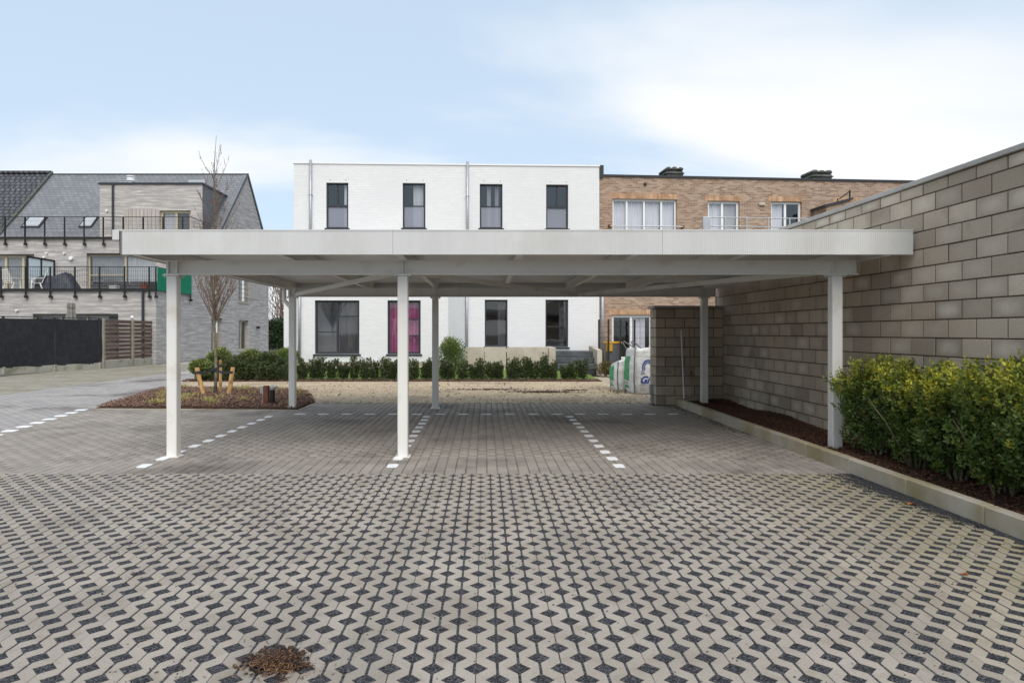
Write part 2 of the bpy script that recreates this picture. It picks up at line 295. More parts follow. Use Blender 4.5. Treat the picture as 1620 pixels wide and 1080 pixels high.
# ------------------------------------------------------------------ builders
def off(p):
    o = Vector((0, 0, 0))
    while p is not None: o += p.location; p = p.parent
    return o
def link(name, me, mat, parent=None):
    o = bpy.data.objects.new(name, me); COL.objects.link(o)
    if mat is not None and len(me.materials) == 0: me.materials.append(MATS[mat])
    if parent is not None: o.parent = parent
    return o
def tag(o, label=None, cat=None, group=None, kind=None):
    if label: o['label'] = label
    if cat: o['category'] = cat
    if group: o['group'] = group
    if kind: o['kind'] = kind
    return o
def thing(name, label, cat, loc=(0, 0, 0), rz=0, group=None):
    o = bpy.data.objects.new(name, None); COL.objects.link(o); o.location = loc; o.rotation_euler = (0, 0, rz); o.empty_display_size = .2
    return tag(o, label, cat, group)
class MB:
    def __init__(s): s.v = []; s.f = []
    def add(s, vs, fs):
        k = len(s.v); s.v += [tuple(x) for x in vs]; s.f += [tuple(i+k for i in q) for q in fs]; return s
    def box(s, x0, x1, y0, y1, z0, z1):
        return s.add([(x0, y0, z0), (x1, y0, z0), (x1, y1, z0), (x0, y1, z0), (x0, y0, z1), (x1, y0, z1), (x1, y1, z1), (x0, y1, z1)],
                     [(3, 2, 1, 0), (4, 5, 6, 7), (0, 1, 5, 4), (1, 2, 6, 5), (2, 3, 7, 6), (3, 0, 4, 7)])
    def cbox(s, x0, x1, y0, y1, z0, z1, b=.006):
        bm = bmesh.new()
        for X, sx in ((x0, 1), (x1, -1)):
            for Y, sy in ((y0, 1), (y1, -1)):
                for Z, sz in ((z0, 1), (z1, -1)):
                    bm.verts.new((X, Y+sy*b, Z+sz*b)); bm.verts.new((X+sx*b, Y, Z+sz*b)); bm.verts.new((X+sx*b, Y+sy*b, Z))
        bmesh.ops.convex_hull(bm, input=bm.verts); bmesh.ops.dissolve_limit(bm, angle_limit=.02, verts=bm.verts, edges=bm.edges)
        bm.verts.index_update(); s.add([v.co[:] for v in bm.verts], [[v.index for v in f.verts] for f in bm.faces]); bm.free(); return s
    def bar(s, p, q, wd, ht, up=(0, 0, 1)):
        p = Vector(p); q = Vector(q); d = (q-p).normalized(); a = d.cross(Vector(up))
        a = a.normalized() if a.length > 1e-5 else Vector((1, 0, 0)); b = a.cross(d); vs = []
        for e in (p, q):
            for i, j in ((-1, -1), (1, -1), (1, 1), (-1, 1)): vs.append(e+a*(i*wd/2)+b*(j*ht/2))
        return s.add(vs, [(3, 2, 1, 0), (4, 5, 6, 7), (0, 1, 5, 4), (1, 2, 6, 5), (2, 3, 7, 6), (3, 0, 4, 7)])
    def tube(s, pts, rad, n=8, cap=True):
        pts = [Vector(p) for p in pts]
        if not hasattr(rad, '__len__'): rad = [rad]*len(pts)
        vs = []; fs = []; ref = None
        for i, p in enumerate(pts):
            d = (pts[min(i+1, len(pts)-1)]-pts[max(i-1, 0)]).normalized()
            if ref is None: ref = Vector((0, 0, 1)) if abs(d.z) < .9 else Vector((1, 0, 0))
            a = d.cross(ref).normalized(); b = d.cross(a); 
            for k in range(n):
                t = 2*math.pi*k/n; vs.append(p+(a*math.cos(t)+b*math.sin(t))*rad[i])
        for i in range(len(pts)-1):
            for k in range(n): fs.append((i*n+k, i*n+(k+1) % n, (i+1)*n+(k+1) % n, (i+1)*n+k))
        if cap: fs.append(tuple(range(n))); fs.append(tuple(range((len(pts)-1)*n+n-1, (len(pts)-1)*n-1, -1)))
        return s.add(vs, fs)
    def prism(s, poly, z0, z1):
        n = len(poly); return s.add([(x, y, z0) for x, y in poly]+[(x, y, z1) for x, y in poly],
            [tuple(range(n-1, -1, -1)), tuple(range(n, 2*n))]+[(i, (i+1) % n, n+(i+1) % n, n+i) for i in range(n)])
    def prismx(s, poly, x0, x1):      # polygon in (y, z) swept along x
        n = len(poly); return s.add([(x0, y, z) for y, z in poly]+[(x1, y, z) for y, z in poly],
            [tuple(range(n-1, -1, -1)), tuple(range(n, 2*n))]+[(i, (i+1) % n, n+(i+1) % n, n+i) for i in range(n)])
    def build(s, name, mat, parent=None, local=False, smooth=False):
        o = Vector((0, 0, 0)) if (local or parent is None) else off(parent)
        me = bpy.data.meshes.new(name); me.from_pydata([(a-o.x, b-o.y, c-o.z) for a, b, c in s.v], [], s.f)
        bm = bmesh.new(); bm.from_mesh(me); bmesh.ops.recalc_face_normals(bm, faces=bm.faces); bm.to_mesh(me); bm.free()
        if smooth: me.polygons.foreach_set('use_smooth', [True]*len(me.polygons))
        return link(name, me, mat, parent)
def fast_mesh(name, V, F, tip=None):
    V = np.asarray(V, dtype=np.float32); F = np.asarray(F, dtype=np.int32); me = bpy.data.meshes.new(name)
    me.vertices.add(len(V)); me.vertices.foreach_set('co', V.ravel()); k = F.shape[1]
    me.loops.add(F.size); me.loops.foreach_set('vertex_index', F.ravel()); me.polygons.add(len(F))
    me.polygons.foreach_set('loop_start', np.arange(0, F.size, k, dtype=np.int32)); me.polygons.foreach_set('loop_total', np.full(len(F), k, dtype=np.int32))
    if tip is not None:
        a = me.attributes.new('tip', 'FLOAT', 'POINT'); a.data.foreach_set('value', np.asarray(tip, dtype=np.float32))
    me.update(calc_edges=True); me.validate(); return me
def unit(a): return a/np.maximum(np.linalg.norm(a, axis=-1, keepdims=True), 1e-9)
def leaves(name, P, D, L, W, mat, parent=None, tip=None, six=False, fold=.25):
    n = len(P); D = unit(D); rv = RNG.normal(size=(n, 3)); Sd = unit(np.cross(D, rv)); Nn = np.cross(Sd, D)
    L = np.broadcast_to(np.asarray(L, dtype=float), (n,))[:, None]; W = np.broadcast_to(np.asarray(W, dtype=float), (n,))[:, None]
    if six:
        V = np.stack([P, P+D*L*.3+Sd*W*.45+Nn*W*fold, P+D*L*.7+Sd*W*.42+Nn*W*fold, P+D*L, P+D*L*.7-Sd*W*.42+Nn*W*fold, P+D*L*.3-Sd*W*.45+Nn*W*fold], 1).reshape(-1, 3)
        b = np.arange(n)[:, None]*6; F = np.concatenate([b+np.array([[0, 1, 2, 3]]), b+np.array([[0, 3, 4, 5]])], 0); k = 6
    else:
        V = np.stack([P, P+D*L*.5+Sd*W*.5+Nn*W*fold, P+D*L, P+D*L*.5-Sd*W*.5+Nn*W*fold], 1).reshape(-1, 3)
        b = np.arange(n)[:, None]*4; F = np.concatenate([b+np.array([[0, 1, 2]]), b+np.array([[0, 2, 3]])], 0); k = 4
    if parent is not None: V = V-np.array(off(parent))
    me = fast_mesh(name, V, F, None if tip is None else np.repeat(tip, k)); return link(name, me, mat, parent)
def chips(name, X, Y, Z, lmin, lmax, wmin, wmax, mat, parent=None, tilt=.5, zj=.01):
    n = len(X); a = RNG.uniform(0, 6.283, n); t = RNG.normal(0, tilt, n)
    D = np.stack([np.cos(a)*np.cos(t), np.sin(a)*np.cos(t), np.sin(t)], 1); t2 = RNG.normal(0, tilt, n)
    Sd = np.stack([-np.sin(a)*np.cos(t2), np.cos(a)*np.cos(t2), np.sin(t2)], 1); Nn = np.cross(D, Sd)
    L = RNG.uniform(lmin, lmax, n)[:, None]*.5; W = RNG.uniform(wmin, wmax, n)[:, None]*.5; T = W*.45
    C = np.stack([X, Y, Z+RNG.uniform(0, zj, n)], 1)
    V = np.stack([C-D*L-Sd*W*.7, C+D*L-Sd*W, C+D*L*.9+Sd*W*.8, C-D*L+Sd*W, C+Nn*T-D*L*.3, C+Nn*T+D*L*.4], 1).reshape(-1, 3)
    b = np.arange(n)[:, None]*6; T3 = np.array([[0, 1, 5], [0, 5, 4], [1, 2, 5], [2, 3, 4], [2, 4, 5], [3, 0, 4], [0, 3, 2], [0, 2, 1]])
    F = (b[:, :, None]+T3[None]).reshape(-1, 3)
    if parent is not None: V = V-np.array(off(parent))
    return link(name, fast_mesh(name, V, F), mat, parent)
def inpoly(x, y, poly):
    r = np.zeros(np.shape(x), bool); n = len(poly)
    for i in range(n):
        x0, y0 = poly[i]; x1, y1 = poly[(i+1) % n]
        c = ((y0 > y) != (y1 > y)); xx = x0+(y-y0)*(x1-x0)/((y1-y0) if y1 != y0 else 1e-9); r ^= c & (x < xx)
    return r
def sample(poly, n):
    xs = [p[0] for p in poly]; ys = [p[1] for p in poly]; X = []; Y = []
    while sum(len(a) for a in X) < n:
        x = RNG.uniform(min(xs), max(xs), n*2); y = RNG.uniform(min(ys), max(ys), n*2); k = inpoly(x, y, poly); X.append(x[k]); Y.append(y[k])
    return np.concatenate(X)[:n], np.concatenate(Y)[:n]
def sheet(name, poly, z, mat, parent=None, thick=.03):
    return MB().prism(poly, z-thick, z).build(name, mat, parent)
def px(x, Y): return (x-VX)/FPX*Y            # lateral metres of a picture column at depth Y (used to place things at their own distance)
def pz(y, Y): return CAMH+(VY-y)/FPX*Y

exec_order = []
# ================================================================== ground
gnd = sheet('ground', [(-700, -300), (700, -300), (700, 1500), (-700, 1500)], -.10, 'ground', thick=.5); tag(gnd, kind='structure')

# ---- foreground: concrete grid pavers filled with black chippings
YE = 7.06; KX = 3.94
grid = sheet('grid_paving', [(-14, -3), (KX, -3), (KX, YE), (-14, YE)], -.0028, 'basalt'); tag(grid, kind='structure')
PW, PL = .39, .585
def strip_poly(c, v1):
    """outline of one zigzag rib of a grid paver, between hole columns c and c+1, from 0 to v1"""
    u0 = c*PW/4; u1 = (c+1)*PW/4; r = .0565; rv = .0545; h = PL/6
    def edge(u, sgn, col):
        thin = col in (0, 4); g = .0018 if thin else .0062
        pts = []; k = 0; start = 0 if col % 2 == 0 else 1
        ev = [i*h for i in range(0, 7) if i % 2 == start]; cur = []
        for cv in ev:
            cur += [(cv-rv*(1-g/r), u+sgn*g), (cv, u+sgn*r), (cv+rv*(1-g/r), u+sgn*g)]
        lim = v1-.0015; res = []
        seq = [(-1.0, u+sgn*g)]+cur+[(9.0, u+sgn*g)]
        def at(v):
            for (a, ua), (b, ub) in zip(seq, seq[1:]):
                if a <= v <= b: return ua+(ub-ua)*(v-a)/max(b-a, 1e-9)
            return u+sgn*g
        lo = .0015; res = [(lo, at(lo))]+[q for q in cur if lo < q[0] < lim]+[(lim, at(lim))]
        return [(uu, vv) for vv, uu in res]
    Lf = edge(u0, 1, c); Rt = edge(u1, -1, c+1); return Lf, Rt
def paver_mesh(v1):
    mb = MB(); ch = .0022
    for c in range(4):
        Lf, Rt = strip_poly(c, v1)
        poly = Rt+Lf[::-1]          # counter-clockwise
        n = len(poly); ins = []
        for i in range(n):
            p0 = Vector(poly[i-1]); p1 = Vector(poly[i]); p2 = Vector(poly[(i+1) % n])
            e1 = (p1-p0).normalized(); e2 = (p2-p1).normalized(); n1 = Vector((-e1.y, e1.x)); n2 = Vector((-e2.y, e2.x))
            b = (n1+n2); b = b/max(.6, 1+n1.dot(n2)); ins.append((p1.x+b.x*ch, p1.y+b.y*ch))
        vs = [(x, y, -.06) for x, y in poly]+[(x, y, -ch) for x, y in poly]+[(x, y, 0) for x, y in ins]
        fs = [(i, (i+1) % n, n+(i+1) % n, n+i) for i in range(n)]+[(n+i, n+(i+1) % n, 2*n+(i+1) % n, 2*n+i) for i in range(n)]+[tuple(range(2*n, 3*n))]
        mb.add(vs, fs)
    me = bpy.data.meshes.new('grid_paver'); me.from_pydata(mb.v, [], mb.f)
    bm = bmesh.new(); bm.from_mesh(me); bmesh.ops.triangulate(bm, faces=[f for f in bm.faces if len(f.verts) > 4]); bm.to_mesh(me); bm.free()
    me.materials.append(MATS['grid_concrete']); return me
pm_full = paver_mesh(PL); pm_cut = paver_mesh(YE-(3.365+6*PL)-.004)
def in_view(x, y, z=0, m=.0):
    if y < .3: return False
    a = VX+x/y*FPX; b = VY+(CAMH-z)/y*FPX
    return -20-m < a < 1640+m and b < 1100+m
rest = []
for r in range(-10, 7):
    y0 = 3.365+r*PL
    for c in range(-36, 11):
        x0 = -.04+c*PW
        if x0+PW > KX+.02 and c > 9: continue
        if x0+PW > KX-.0: continue
        me = pm_cut if r == 6 else pm_full; t = random.uniform(-.0003, .0008)
        if any(in_view(x0+a*PW, y0+b*PL) for a in (0, 1) for b in (0, 1)):
            o = bpy.data.objects.new('grid_paver', me); COL.objects.link(o); o.parent = grid
            o.location = (x0+random.uniform(-.001, .001), y0+random.uniform(-.001, .001), t); o.rotation_euler = (random.gauss(0, .0007), random.gauss(0, .0009), random.gauss(0, .0012))
        elif y0 > -2.5 and abs(x0) < 13: rest.append((x0, y0, me))
V = []; F = []
for x0, y0, me in rest:
    k = len(V); V += [(v.co.x+x0, v.co.y+y0, v.co.z) for v in me.vertices]; F += [tuple(i+k for i in p.vertices) for p in me.polygons]
me = bpy.data.meshes.new('grid_pavers_beyond'); me.from_pydata(V, [], F); o = link('grid_paver_field', me, 'grid_concrete', grid); tag(o, kind='stuff')
# chippings standing in the holes of the nearer pavers
def hole_fill():
    X = []; Y = []
    for r in range(-2, 4):
        for c in range(-20, 11):
            for k in range(4):
                for i in range(6):
                    if (i+k) % 2: continue
                    hx = -.04+c*PW+k*PW/4; hy = 3.365+r*PL+i*PL/6
                    if hx > KX-.06 or not in_view(hx, hy, 0, 20): continue
                    n = 46 if hy < 4.2 else 30; u = RNG.uniform(-1, 1, n); v = RNG.uniform(-1, 1, n); X.append(hx+(u+v)*.0235); Y.append(hy+(u-v)*.0235)
    X = np.concatenate(X); Y = np.concatenate(Y); o = chips('hole_chippings', X, Y, np.full(len(X), -.0052), .008, .015, .006, .011, 'basalt_chip', grid, .5, .003); tag(o, kind='stuff')
hole_fill()
# stray chippings lying on the pavers, thicker along the kerb
def stray():
    n = 26000; X = RNG.uniform(-5.5, KX-.02, n); Y = RNG.uniform(2.3, YE, n)
    nn = np.sin(X*2.1+1.3)*np.sin(Y*1.7+.4)+.6*np.sin(X*5.3+Y*3.1)+.4*np.sin(X*11-Y*9); k = RNG.uniform(0, 1, n) < np.clip((nn-.6)*.55, .03, 1)
    X = X[k]; Y = Y[k]; m = 24000; Xe = KX-.015-np.abs(RNG.normal(0, .13, m))*(1+.4*np.sin(Ye_ := RNG.uniform(3, YE, m)*1.0)); Ye = Ye_; kk = RNG.uniform(0, 1, m) < .55+.4*np.sin(Ye*2.2+.5)+.2*np.sin(Ye*6.1); 
    X = np.concatenate([X, Xe[kk]]); Y = np.concatenate([Y, Ye[kk]])
    o = chips('basalt_chippings', X, Y, np.full(len(X), .002), .006, .013, .005, .010, 'basalt_chip', None, .6, .002)
    tag(o, 'loose black stone chippings strewn over the concrete grid pavers', 'chippings', kind='stuff')
stray()

# ---- parking bays: small rectangular concrete pavers
BED = [(-7.80, 13.10), (-3.66, 12.86), (-3.66, 14.25), (-4.4, 16.3), (-5.7, 17.5), (-8.70, 17.7)]
def drive_edge(y): return -7.75-(y-13.1)*.19      # right edge of the driveway
park = sheet('parking_area', [(-14, YE), (KX, YE), (KX, 13.5), (3.5, 14.1), (-3.6, 14.1), (-3.66, 14.25), (-3.66, 12.86), (-7.8, 13.1), (-14, 13.1)], -.013, 'joint'); tag(park, kind='structure')
drive = sheet('driveway', [(-11.6, 13.1), (-7.75, 13.1), (drive_edge(24), 24), (-11.6, 24)], -.0135, 'joint'); tag(drive, kind='structure')
dfar = sheet('driveway_beyond', [(-11.6, 24), (drive_edge(24), 24), (-12.2, 48), (-15.4, 48), (-15.4, 31), (-11.6, 31)], -.004, 'road_far'); tag(dfar, kind='structure')
moss = sheet('mossy_driveway_strip', [(-16.6, 13.1), (-11.6, 13.1), (-11.6, 31), (-16.6, 31)], -.013, 'joint'); tag(moss, kind='structure')
CW, RL = .1155, .2165
def brick_piece(gx=.0075, gy=.002, ch=.004):
    a = CW-gx; b = RL-gy; V = []
    for z, i in ((-.05, 0), (-ch, 0), (0, ch)):
        V += [(i, i, z), (a-i, i, z), (a-i, b-i, z), (i, b-i, z)]
    F = []
    for k in (0, 4): F += [(k+i, k+(i+1) % 4, k+4+(i+1) % 4, k+4+i) for i in range(4)]
    F.append((8, 9, 10, 11)); return np.array(V, dtype=float), np.array(F)
BV, BF = brick_piece()
def nib_piece(g=.009):
    V, F = brick_piece(.002); V[:, 0] = np.where(V[:, 0] < .02, V[:, 0]+g, V[:, 0]); V = V.tolist(); F = F.tolist()
    for y0, y1 in ((.001, .022), (.094, .119), (.192, .213)):
        k = len(V); V += [(.0, y0, -.05), (.0, y1, -.05), (.0, y0, -.003), (.0, y1, -.003), (g+.003, y0, -.003), (g+.003, y1, -.003), (g+.003, y0, -.05), (g+.003, y1, -.05)]
        F += [(k, k+2, k+3, k+1), (k+2, k+4, k+5, k+3), (k, k+6, k+4, k+2), (k+1, k+3, k+5, k+7)]
    return np.array(V), np.array(F)
NV, NF = nib_piece()
pave_me = bpy.data.meshes.new('paver'); pave_me.from_pydata(NV.tolist(), [], NF.tolist()); pave_me.materials.append(MATS['paver_single'])
def lay():
    cand = []; dr = []; ms = []
    for c in range(int(-16.6/CW), int(KX/CW)):
        x = c*CW+.02
        for r in range(0, 111):
            y = YE+.006+r*RL-(RL/2 if c % 2 else 0)
            l = 0
            if y < YE: 
                y = YE+.004; l = 1
            cx, cy = x+CW/2, y+RL/2
            if cy > (30.9 if cx < -11.6 else 23.95): continue
            if cy < 13.1 and cx > -14 and cx < KX-.05:
                if inpoly(np.array([cx]), np.array([cy]), BED)[0]: continue
                (cand if cx > -7.3-(cy-9.9)*.19 else dr).append((x, y, l))
            elif cx > -3.66 and cy < 14.05 and cx < KX-.05: cand.append((x, y, l))
            elif cx < drive_edge(cy)-.06 and cx > -11.6 and cy >= 13.1: dr.append((x, y, l))
            elif cx <= -11.6 and cx > -16.5 and cy >= 13.1: ms.append((x, y, l))
    cand = [q for q in cand if not (q[0] > 3.45 and q[1] > 13.5)]
    vis = sorted([q for q in cand if in_view(q[0], q[1], 0, -25)], key=lambda q: q[0]**2*.25+q[1]**2)[:300]; vs = set(vis)
    for x, y, l in vis:
        o = bpy.data.objects.new('paver', pave_me); COL.objects.link(o); o.parent = park; o.location = (x, y, random.gauss(0, .0008)-.0005)
        o.rotation_euler = (random.gauss(0, .006), random.gauss(0, .006), random.gauss(0, .009)); 
        if l: o.scale = (1, .5, 1)
    for lst, nm, mt, par in (([q for q in cand if q not in vs], 'paver_field', 'paver_mass', park), (dr, 'paver_field', 'paver_drive', drive), (ms, 'paver_field', 'moss_pave', moss)):
        A = np.array([(q[0], q[1]) for q in lst]); n = len(A); sc = np.array([.5 if q[2] else 1. for q in lst]); tx = RNG.normal(0, .004, n); ty = RNG.normal(0, .004, n); dz = RNG.normal(0, .0009, n)
        PV, PF = (NV, NF) if par is park else (BV, BF)
        V = np.repeat(PV[None], n, 0); V[:, :, 1] *= sc[:, None]
        V[:, :, 2] += tx[:, None]*(V[:, :, 1]-RL/2)+ty[:, None]*(V[:, :, 0]-CW/2)+dz[:, None]-.0005
        V[:, :, 0] += A[:, 0:1]; V[:, :, 1] += A[:, 1:2]
        F = (np.arange(n)[:, None, None]*len(PV)+PF[None]).reshape(-1, 4); o = link(nm, fast_mesh(nm, V.reshape(-1, 3), F), mt, par); tag(o, kind='stuff')
lay()
# painted dashes on the pavers
def dash(cx, cy, wx, wy, rz=0, par=park):
    mb = MB(); n = 14; pts = []
    for i in range(n):
        t = 2*math.pi*i/n; c, s_ = math.cos(t), math.sin(t); e = .35
        x = math.copysign(abs(c)**e, c)*wx/2*random.uniform(.93, 1.05); y = math.copysign(abs(s_)**e, s_)*wy/2*random.uniform(.93, 1.05)
        pts.append((cx+x*math.cos(rz)-y*math.sin(rz), cy+x*math.sin(rz)+y*math.cos(rz)))
    mb.prism(pts, -.002, .0045).build('painted_dash', 'paint', par)
for X0 in (-3.87, -1.045, 1.525):
    for i in range(11): dash(X0+random.uniform(-.006, .006), 7.47+.432*i, .122, .19)
for i in range(17):
    if abs(-3.42+.432*i+1.05) > .3 or True: dash(-3.42+.432*i, 12.17, .20, .10)
for i in range(9): dash(-7.87+.095*i, 12.82-.452*i, .20, .20, .19, park)

# ---- gravel, path, lawn, hedge strip
GRAV = [(-3.66, 14.1), (3.54, 14.1), (8.5, 14.1), (8.5, 16.9), (3.75, 17.0), (3.62, 20.2), (-9.1, 20.2), (-8.85, 18.9), (-8.70, 17.7), (-5.7, 17.5), (-4.4, 16.3), (-3.66, 14.25)]
g = sheet('gravel', GRAV, 0.0, 'pea_gravel'); tag(g, kind='structure')
def pebbles():
    X, Y = sample(GRAV, 15000); k = Y < 18.5
    o = chips('gravel_stones', X[k], Y[k], np.full(k.sum(), .001), .012, .03, .01, .022, 'pea_gravel', None, .5, .004); tag(o, 'beige pea gravel spread between the paving and the yew row', 'gravel', kind='stuff')
pebbles()
p = sheet('concrete_path', [(3.75, 17.0), (8.5, 16.9), (8.5, 19.5), (5.2, 24.3), (3.65, 24.3), (3.62, 20.2)], .004, 'kerb'); tag(p, kind='structure')
st = sheet('hedge_soil_strip', [(-9.3, 20.2), (3.6, 20.2), (3.6, 21.0), (-9.5, 21.0)], .02, 'mulch_base'); tag(st, kind='structure')
def lawn():
    mb = MB(); nx, ny = 40, 10
    for j in range(ny+1):
        for i in range(nx+1):
            x = -8.9+i*12.5/nx; y = 20.98+j*3.4/ny; t = j/ny; mb.v.append((x, y, .015+.5*t*t*(3-2*t)*(1 if x < 3 else .3)+random.uniform(-.01, .01)))
    for j in range(ny):
        for i in range(nx): a = j*(nx+1)+i; mb.f.append((a, a+1, a+nx+2, a+nx+1))
    tag(mb.build('lawn', 'lawn'), kind='structure')
lawn()
def litter():
    X = np.concatenate([RNG.normal(1.5, .42, 420), RNG.normal(.1, .5, 220), RNG.normal(2.3, .2, 90), RNG.uniform(-6, 3.3, 260)]); Y = np.concatenate([RNG.normal(16.6, .13, 420), RNG.normal(17.3, .1, 220), RNG.normal(17.1, .08, 90), RNG.uniform(14.3, 20, 260)])
    tag(chips('bark_litter', X, Y, np.full(len(X), .012), .03, .075, .015, .04, 'litter_dark', None, .2, .006), 'dark patches of bark litter lying on the beige gravel', 'bark litter', kind='stuff')
    X, Y = sample([(-9.3, 20.1), (3.6, 20.1), (3.6, 21.0), (-9.5, 21.0)], 3000)
    o = chips('bark_mulch', X, Y, np.full(len(X), .022), .03, .07, .015, .03, 'mulch_chip_grey', st, .35, .02); tag(o, kind='stuff')
litter()

# ---- planting bed with the young tree
def mound(name, poly, z, mat, hump, nx=44):
    xs = [p[0] for p in poly]; ys = [p[1] for p in poly]; mb = MB(); idx = {}; st = (max(xs)-min(xs))/nx; ny = int((max(ys)-min(ys))/st)+1
    base = [(a, b, z) for a, b in poly]
    bm = bmesh.new(); vs = [bm.verts.new(b) for b in base]; bm.faces.new(vs); bmesh.ops.triangulate(bm, faces=bm.faces)
    for _ in range(5): bmesh.ops.subdivide_edges(bm, edges=bm.edges, cuts=1, use_grid_fill=True)
    cx = sum(xs)/len(xs); cy = sum(ys)/len(ys)
    for v in bm.verts:
        if v.is_boundary: v.co.z -= .03; continue
        v.co.z += hump*(1-min(1, math.hypot((v.co.x-cx)/(max(xs)-min(xs))*1.9, (v.co.y-cy)/(max(ys)-min(ys))*1.9))**2)+random.uniform(-.012, .012)
    me = bpy.data.meshes.new(name); bm.to_mesh(me); bm.free(); return tag(link(name, me, mat), kind='structure')
bed = mound('planting_bed', BED, .02, 'mulch_base', .06)
X, Y = sample(BED, 9000); cx, cy = -5.7, 15.2
o = chips('bark_mulch', X, Y, .035+.05*np.clip(1-((X-cx)/2.4)**2-((Y-cy)/2.4)**2, 0, 1), .03, .08, .012, .03, 'mulch_chip_grey', bed, .45, .03); tag(o, kind='stuff')
def edging(name, pts, wd, z0, z1, n_label, mat='kerb'):
    t = thing(name, n_label, 'edging', (pts[0][0], pts[0][1], 0))
    for (a, b) in zip(pts, pts[1:]):
        a = Vector((a[0], a[1])); b = Vector((b[0], b[1])); L = (b-a).length; n = max(1, round(L)); d = (b-a)/n
        for i in range(n):
            p = a+d*i; q = a+d*(i+1)-d.normalized()*.006; MB().bar((p.x, p.y, (z0+z1)/2), (q.x, q.y, (z0+z1)/2), wd, z1-z0).build('edging_stone', mat, t)
edging('concrete_edging', [(-7.78, 13.1), (drive_edge(21)-.0, 21)], .06, -.06, .012, 'flush concrete edging strip along the driveway side of the bark bed')
edging('concrete_edging', [(-7.7, 13.03), (-3.62, 12.80), (-3.62, 14.2)], .05, -.06, .006, 'flush concrete edging strip between bark bed and parking bay')

# ================================================================== carport
cp = thing('carport', 'long flat white steel carport with ribbed fascia on slender square posts', 'carport', (.3, 10.6, 0))
FY, RY = 8.05, 13.1; FX0, FX1 = -4.18, 4.90; FF, FB = 7.52, 13.95
PX = (-3.81, -1.0, 4.29)
def post(x, y, zb, hy=.06):
    p = MB().cbox(x-.062, x+.062, y-.062, y+.062, zb, 2.205, .008).build('post', 'white_steel', cp)
    MB().box(x-.10, x+.10, y-.08, y+.08, 2.205, 2.2185).build('cap_plate', 'white_steel', p)
    MB().box(x-.09, x+.09, y-.09, y+.09, zb-.02, zb+.006).build('base_plate', 'white_steel', p)
    for sx in (-1, 1):
        for sy in (-1, 1):
            MB().tube([(x+sx*.083, y+sy*.055, 2.185), (x+sx*.083, y+sy*.055, 2.205)], .011, 6).build('bolt', 'bolt', p)
for x in PX: post(x, FY, .002 if x < 4 else .10)
for x in (-3.83, -.985, 4.37): post(x, RY, .04 if x < -3 else (.002 if x < 4 else .10))
def ibeam(y, x0, x1, z0, z1, stiff):
    mb = MB(); w_ = .055
    mb.box(x0, x1, y-w_, y+w_, z0, z0+.011).box(x0, x1, y-w_, y+w_, z1-.011, z1).box(x0, x1, y-.0045, y+.0045, z0+.011, z1-.011)
    for s_ in stiff: mb.box(s_-.005, s_+.005, y-w_+.004, y+w_-.004, z0+.011, z1-.011)
    return mb.build('beam', 'white_steel', cp)
ibeam(FY, -3.90, 4.55, 2.2190, 2.392, [-3.86, -3.75, -1.0, 4.24, 4.50]); ibeam(RY, -3.92, 4.60, 2.2190, 2.392, [-3.88, -3.77, -.98, 1.8, 4.32, 4.55])
for x in (-4.0, -2.35, -.98, .40, 1.72, 2.98, 4.62):
    mb = MB(); zb, zt = 2.394, 2.548; edge = x in (-4.0, 4.62)
    mb.box(x-.04, x+.04, FF+.03, FB-.05, zb, zb+.009).box(x-.04, x+.04, FF+.03, FB-.05, zt-.009, zt).box(x-.004, x+.004, FF+.03, FB-.05, zb+.009, zt-.009)
    mb.build('purlin', 'white_steel', cp)
    for yy in (FY, RY): MB().box(x-.06, x+.06, yy-.03, yy+.03, 2.393, 2.3939).build('cleat', 'white_steel', cp)
for a, b in (((-1.05, FY+.08), (-3.75, RY-.08)), ((-.92, FY+.08), (1.76, RY-.08)), ((4.2, FY+.08), (1.86, RY-.08))):
    MB().bar((a[0], a[1], 2.262), (b[0], b[1], 2.262), .012, .07).build('brace', 'white_steel', cp)
# trapezoidal roof sheets, one per bay of the roof
def deck():
    pr = []; y = FF+.03; 
    while y < FB-.06:
        pr += [(y, 2.552), (y+.12, 2.552), (y+.145, 2.588), (y+.205, 2.588), (y+.23, 2.552)]; y += .23
    xs = [FX0+.02, -2.35, -.98, .40, 1.72, 2.98, FX1-.02]
    for i, (a, b) in enumerate(zip(xs, xs[1:])):
        z = .0015*(i % 2); mb = MB(); n = len(pr)
        mb.add([(a-.03*(i > 0), y_, z_+z) for y_, z_ in pr]+[(b, y_, z_+z) for y_, z_ in pr]+[(a-.03*(i > 0), y_, z_+z+.0012) for y_, z_ in pr]+[(b, y_, z_+z+.0012) for y_, z_ in pr],
               [(k, k+1, n+k+1, n+k) for k in range(n-1)]+[(2*n+k, 2*n+k+1, 3*n+k+1, 3*n+k) for k in range(n-1)])
        mb.build('roof_sheet', 'deck_steel', cp)
deck()
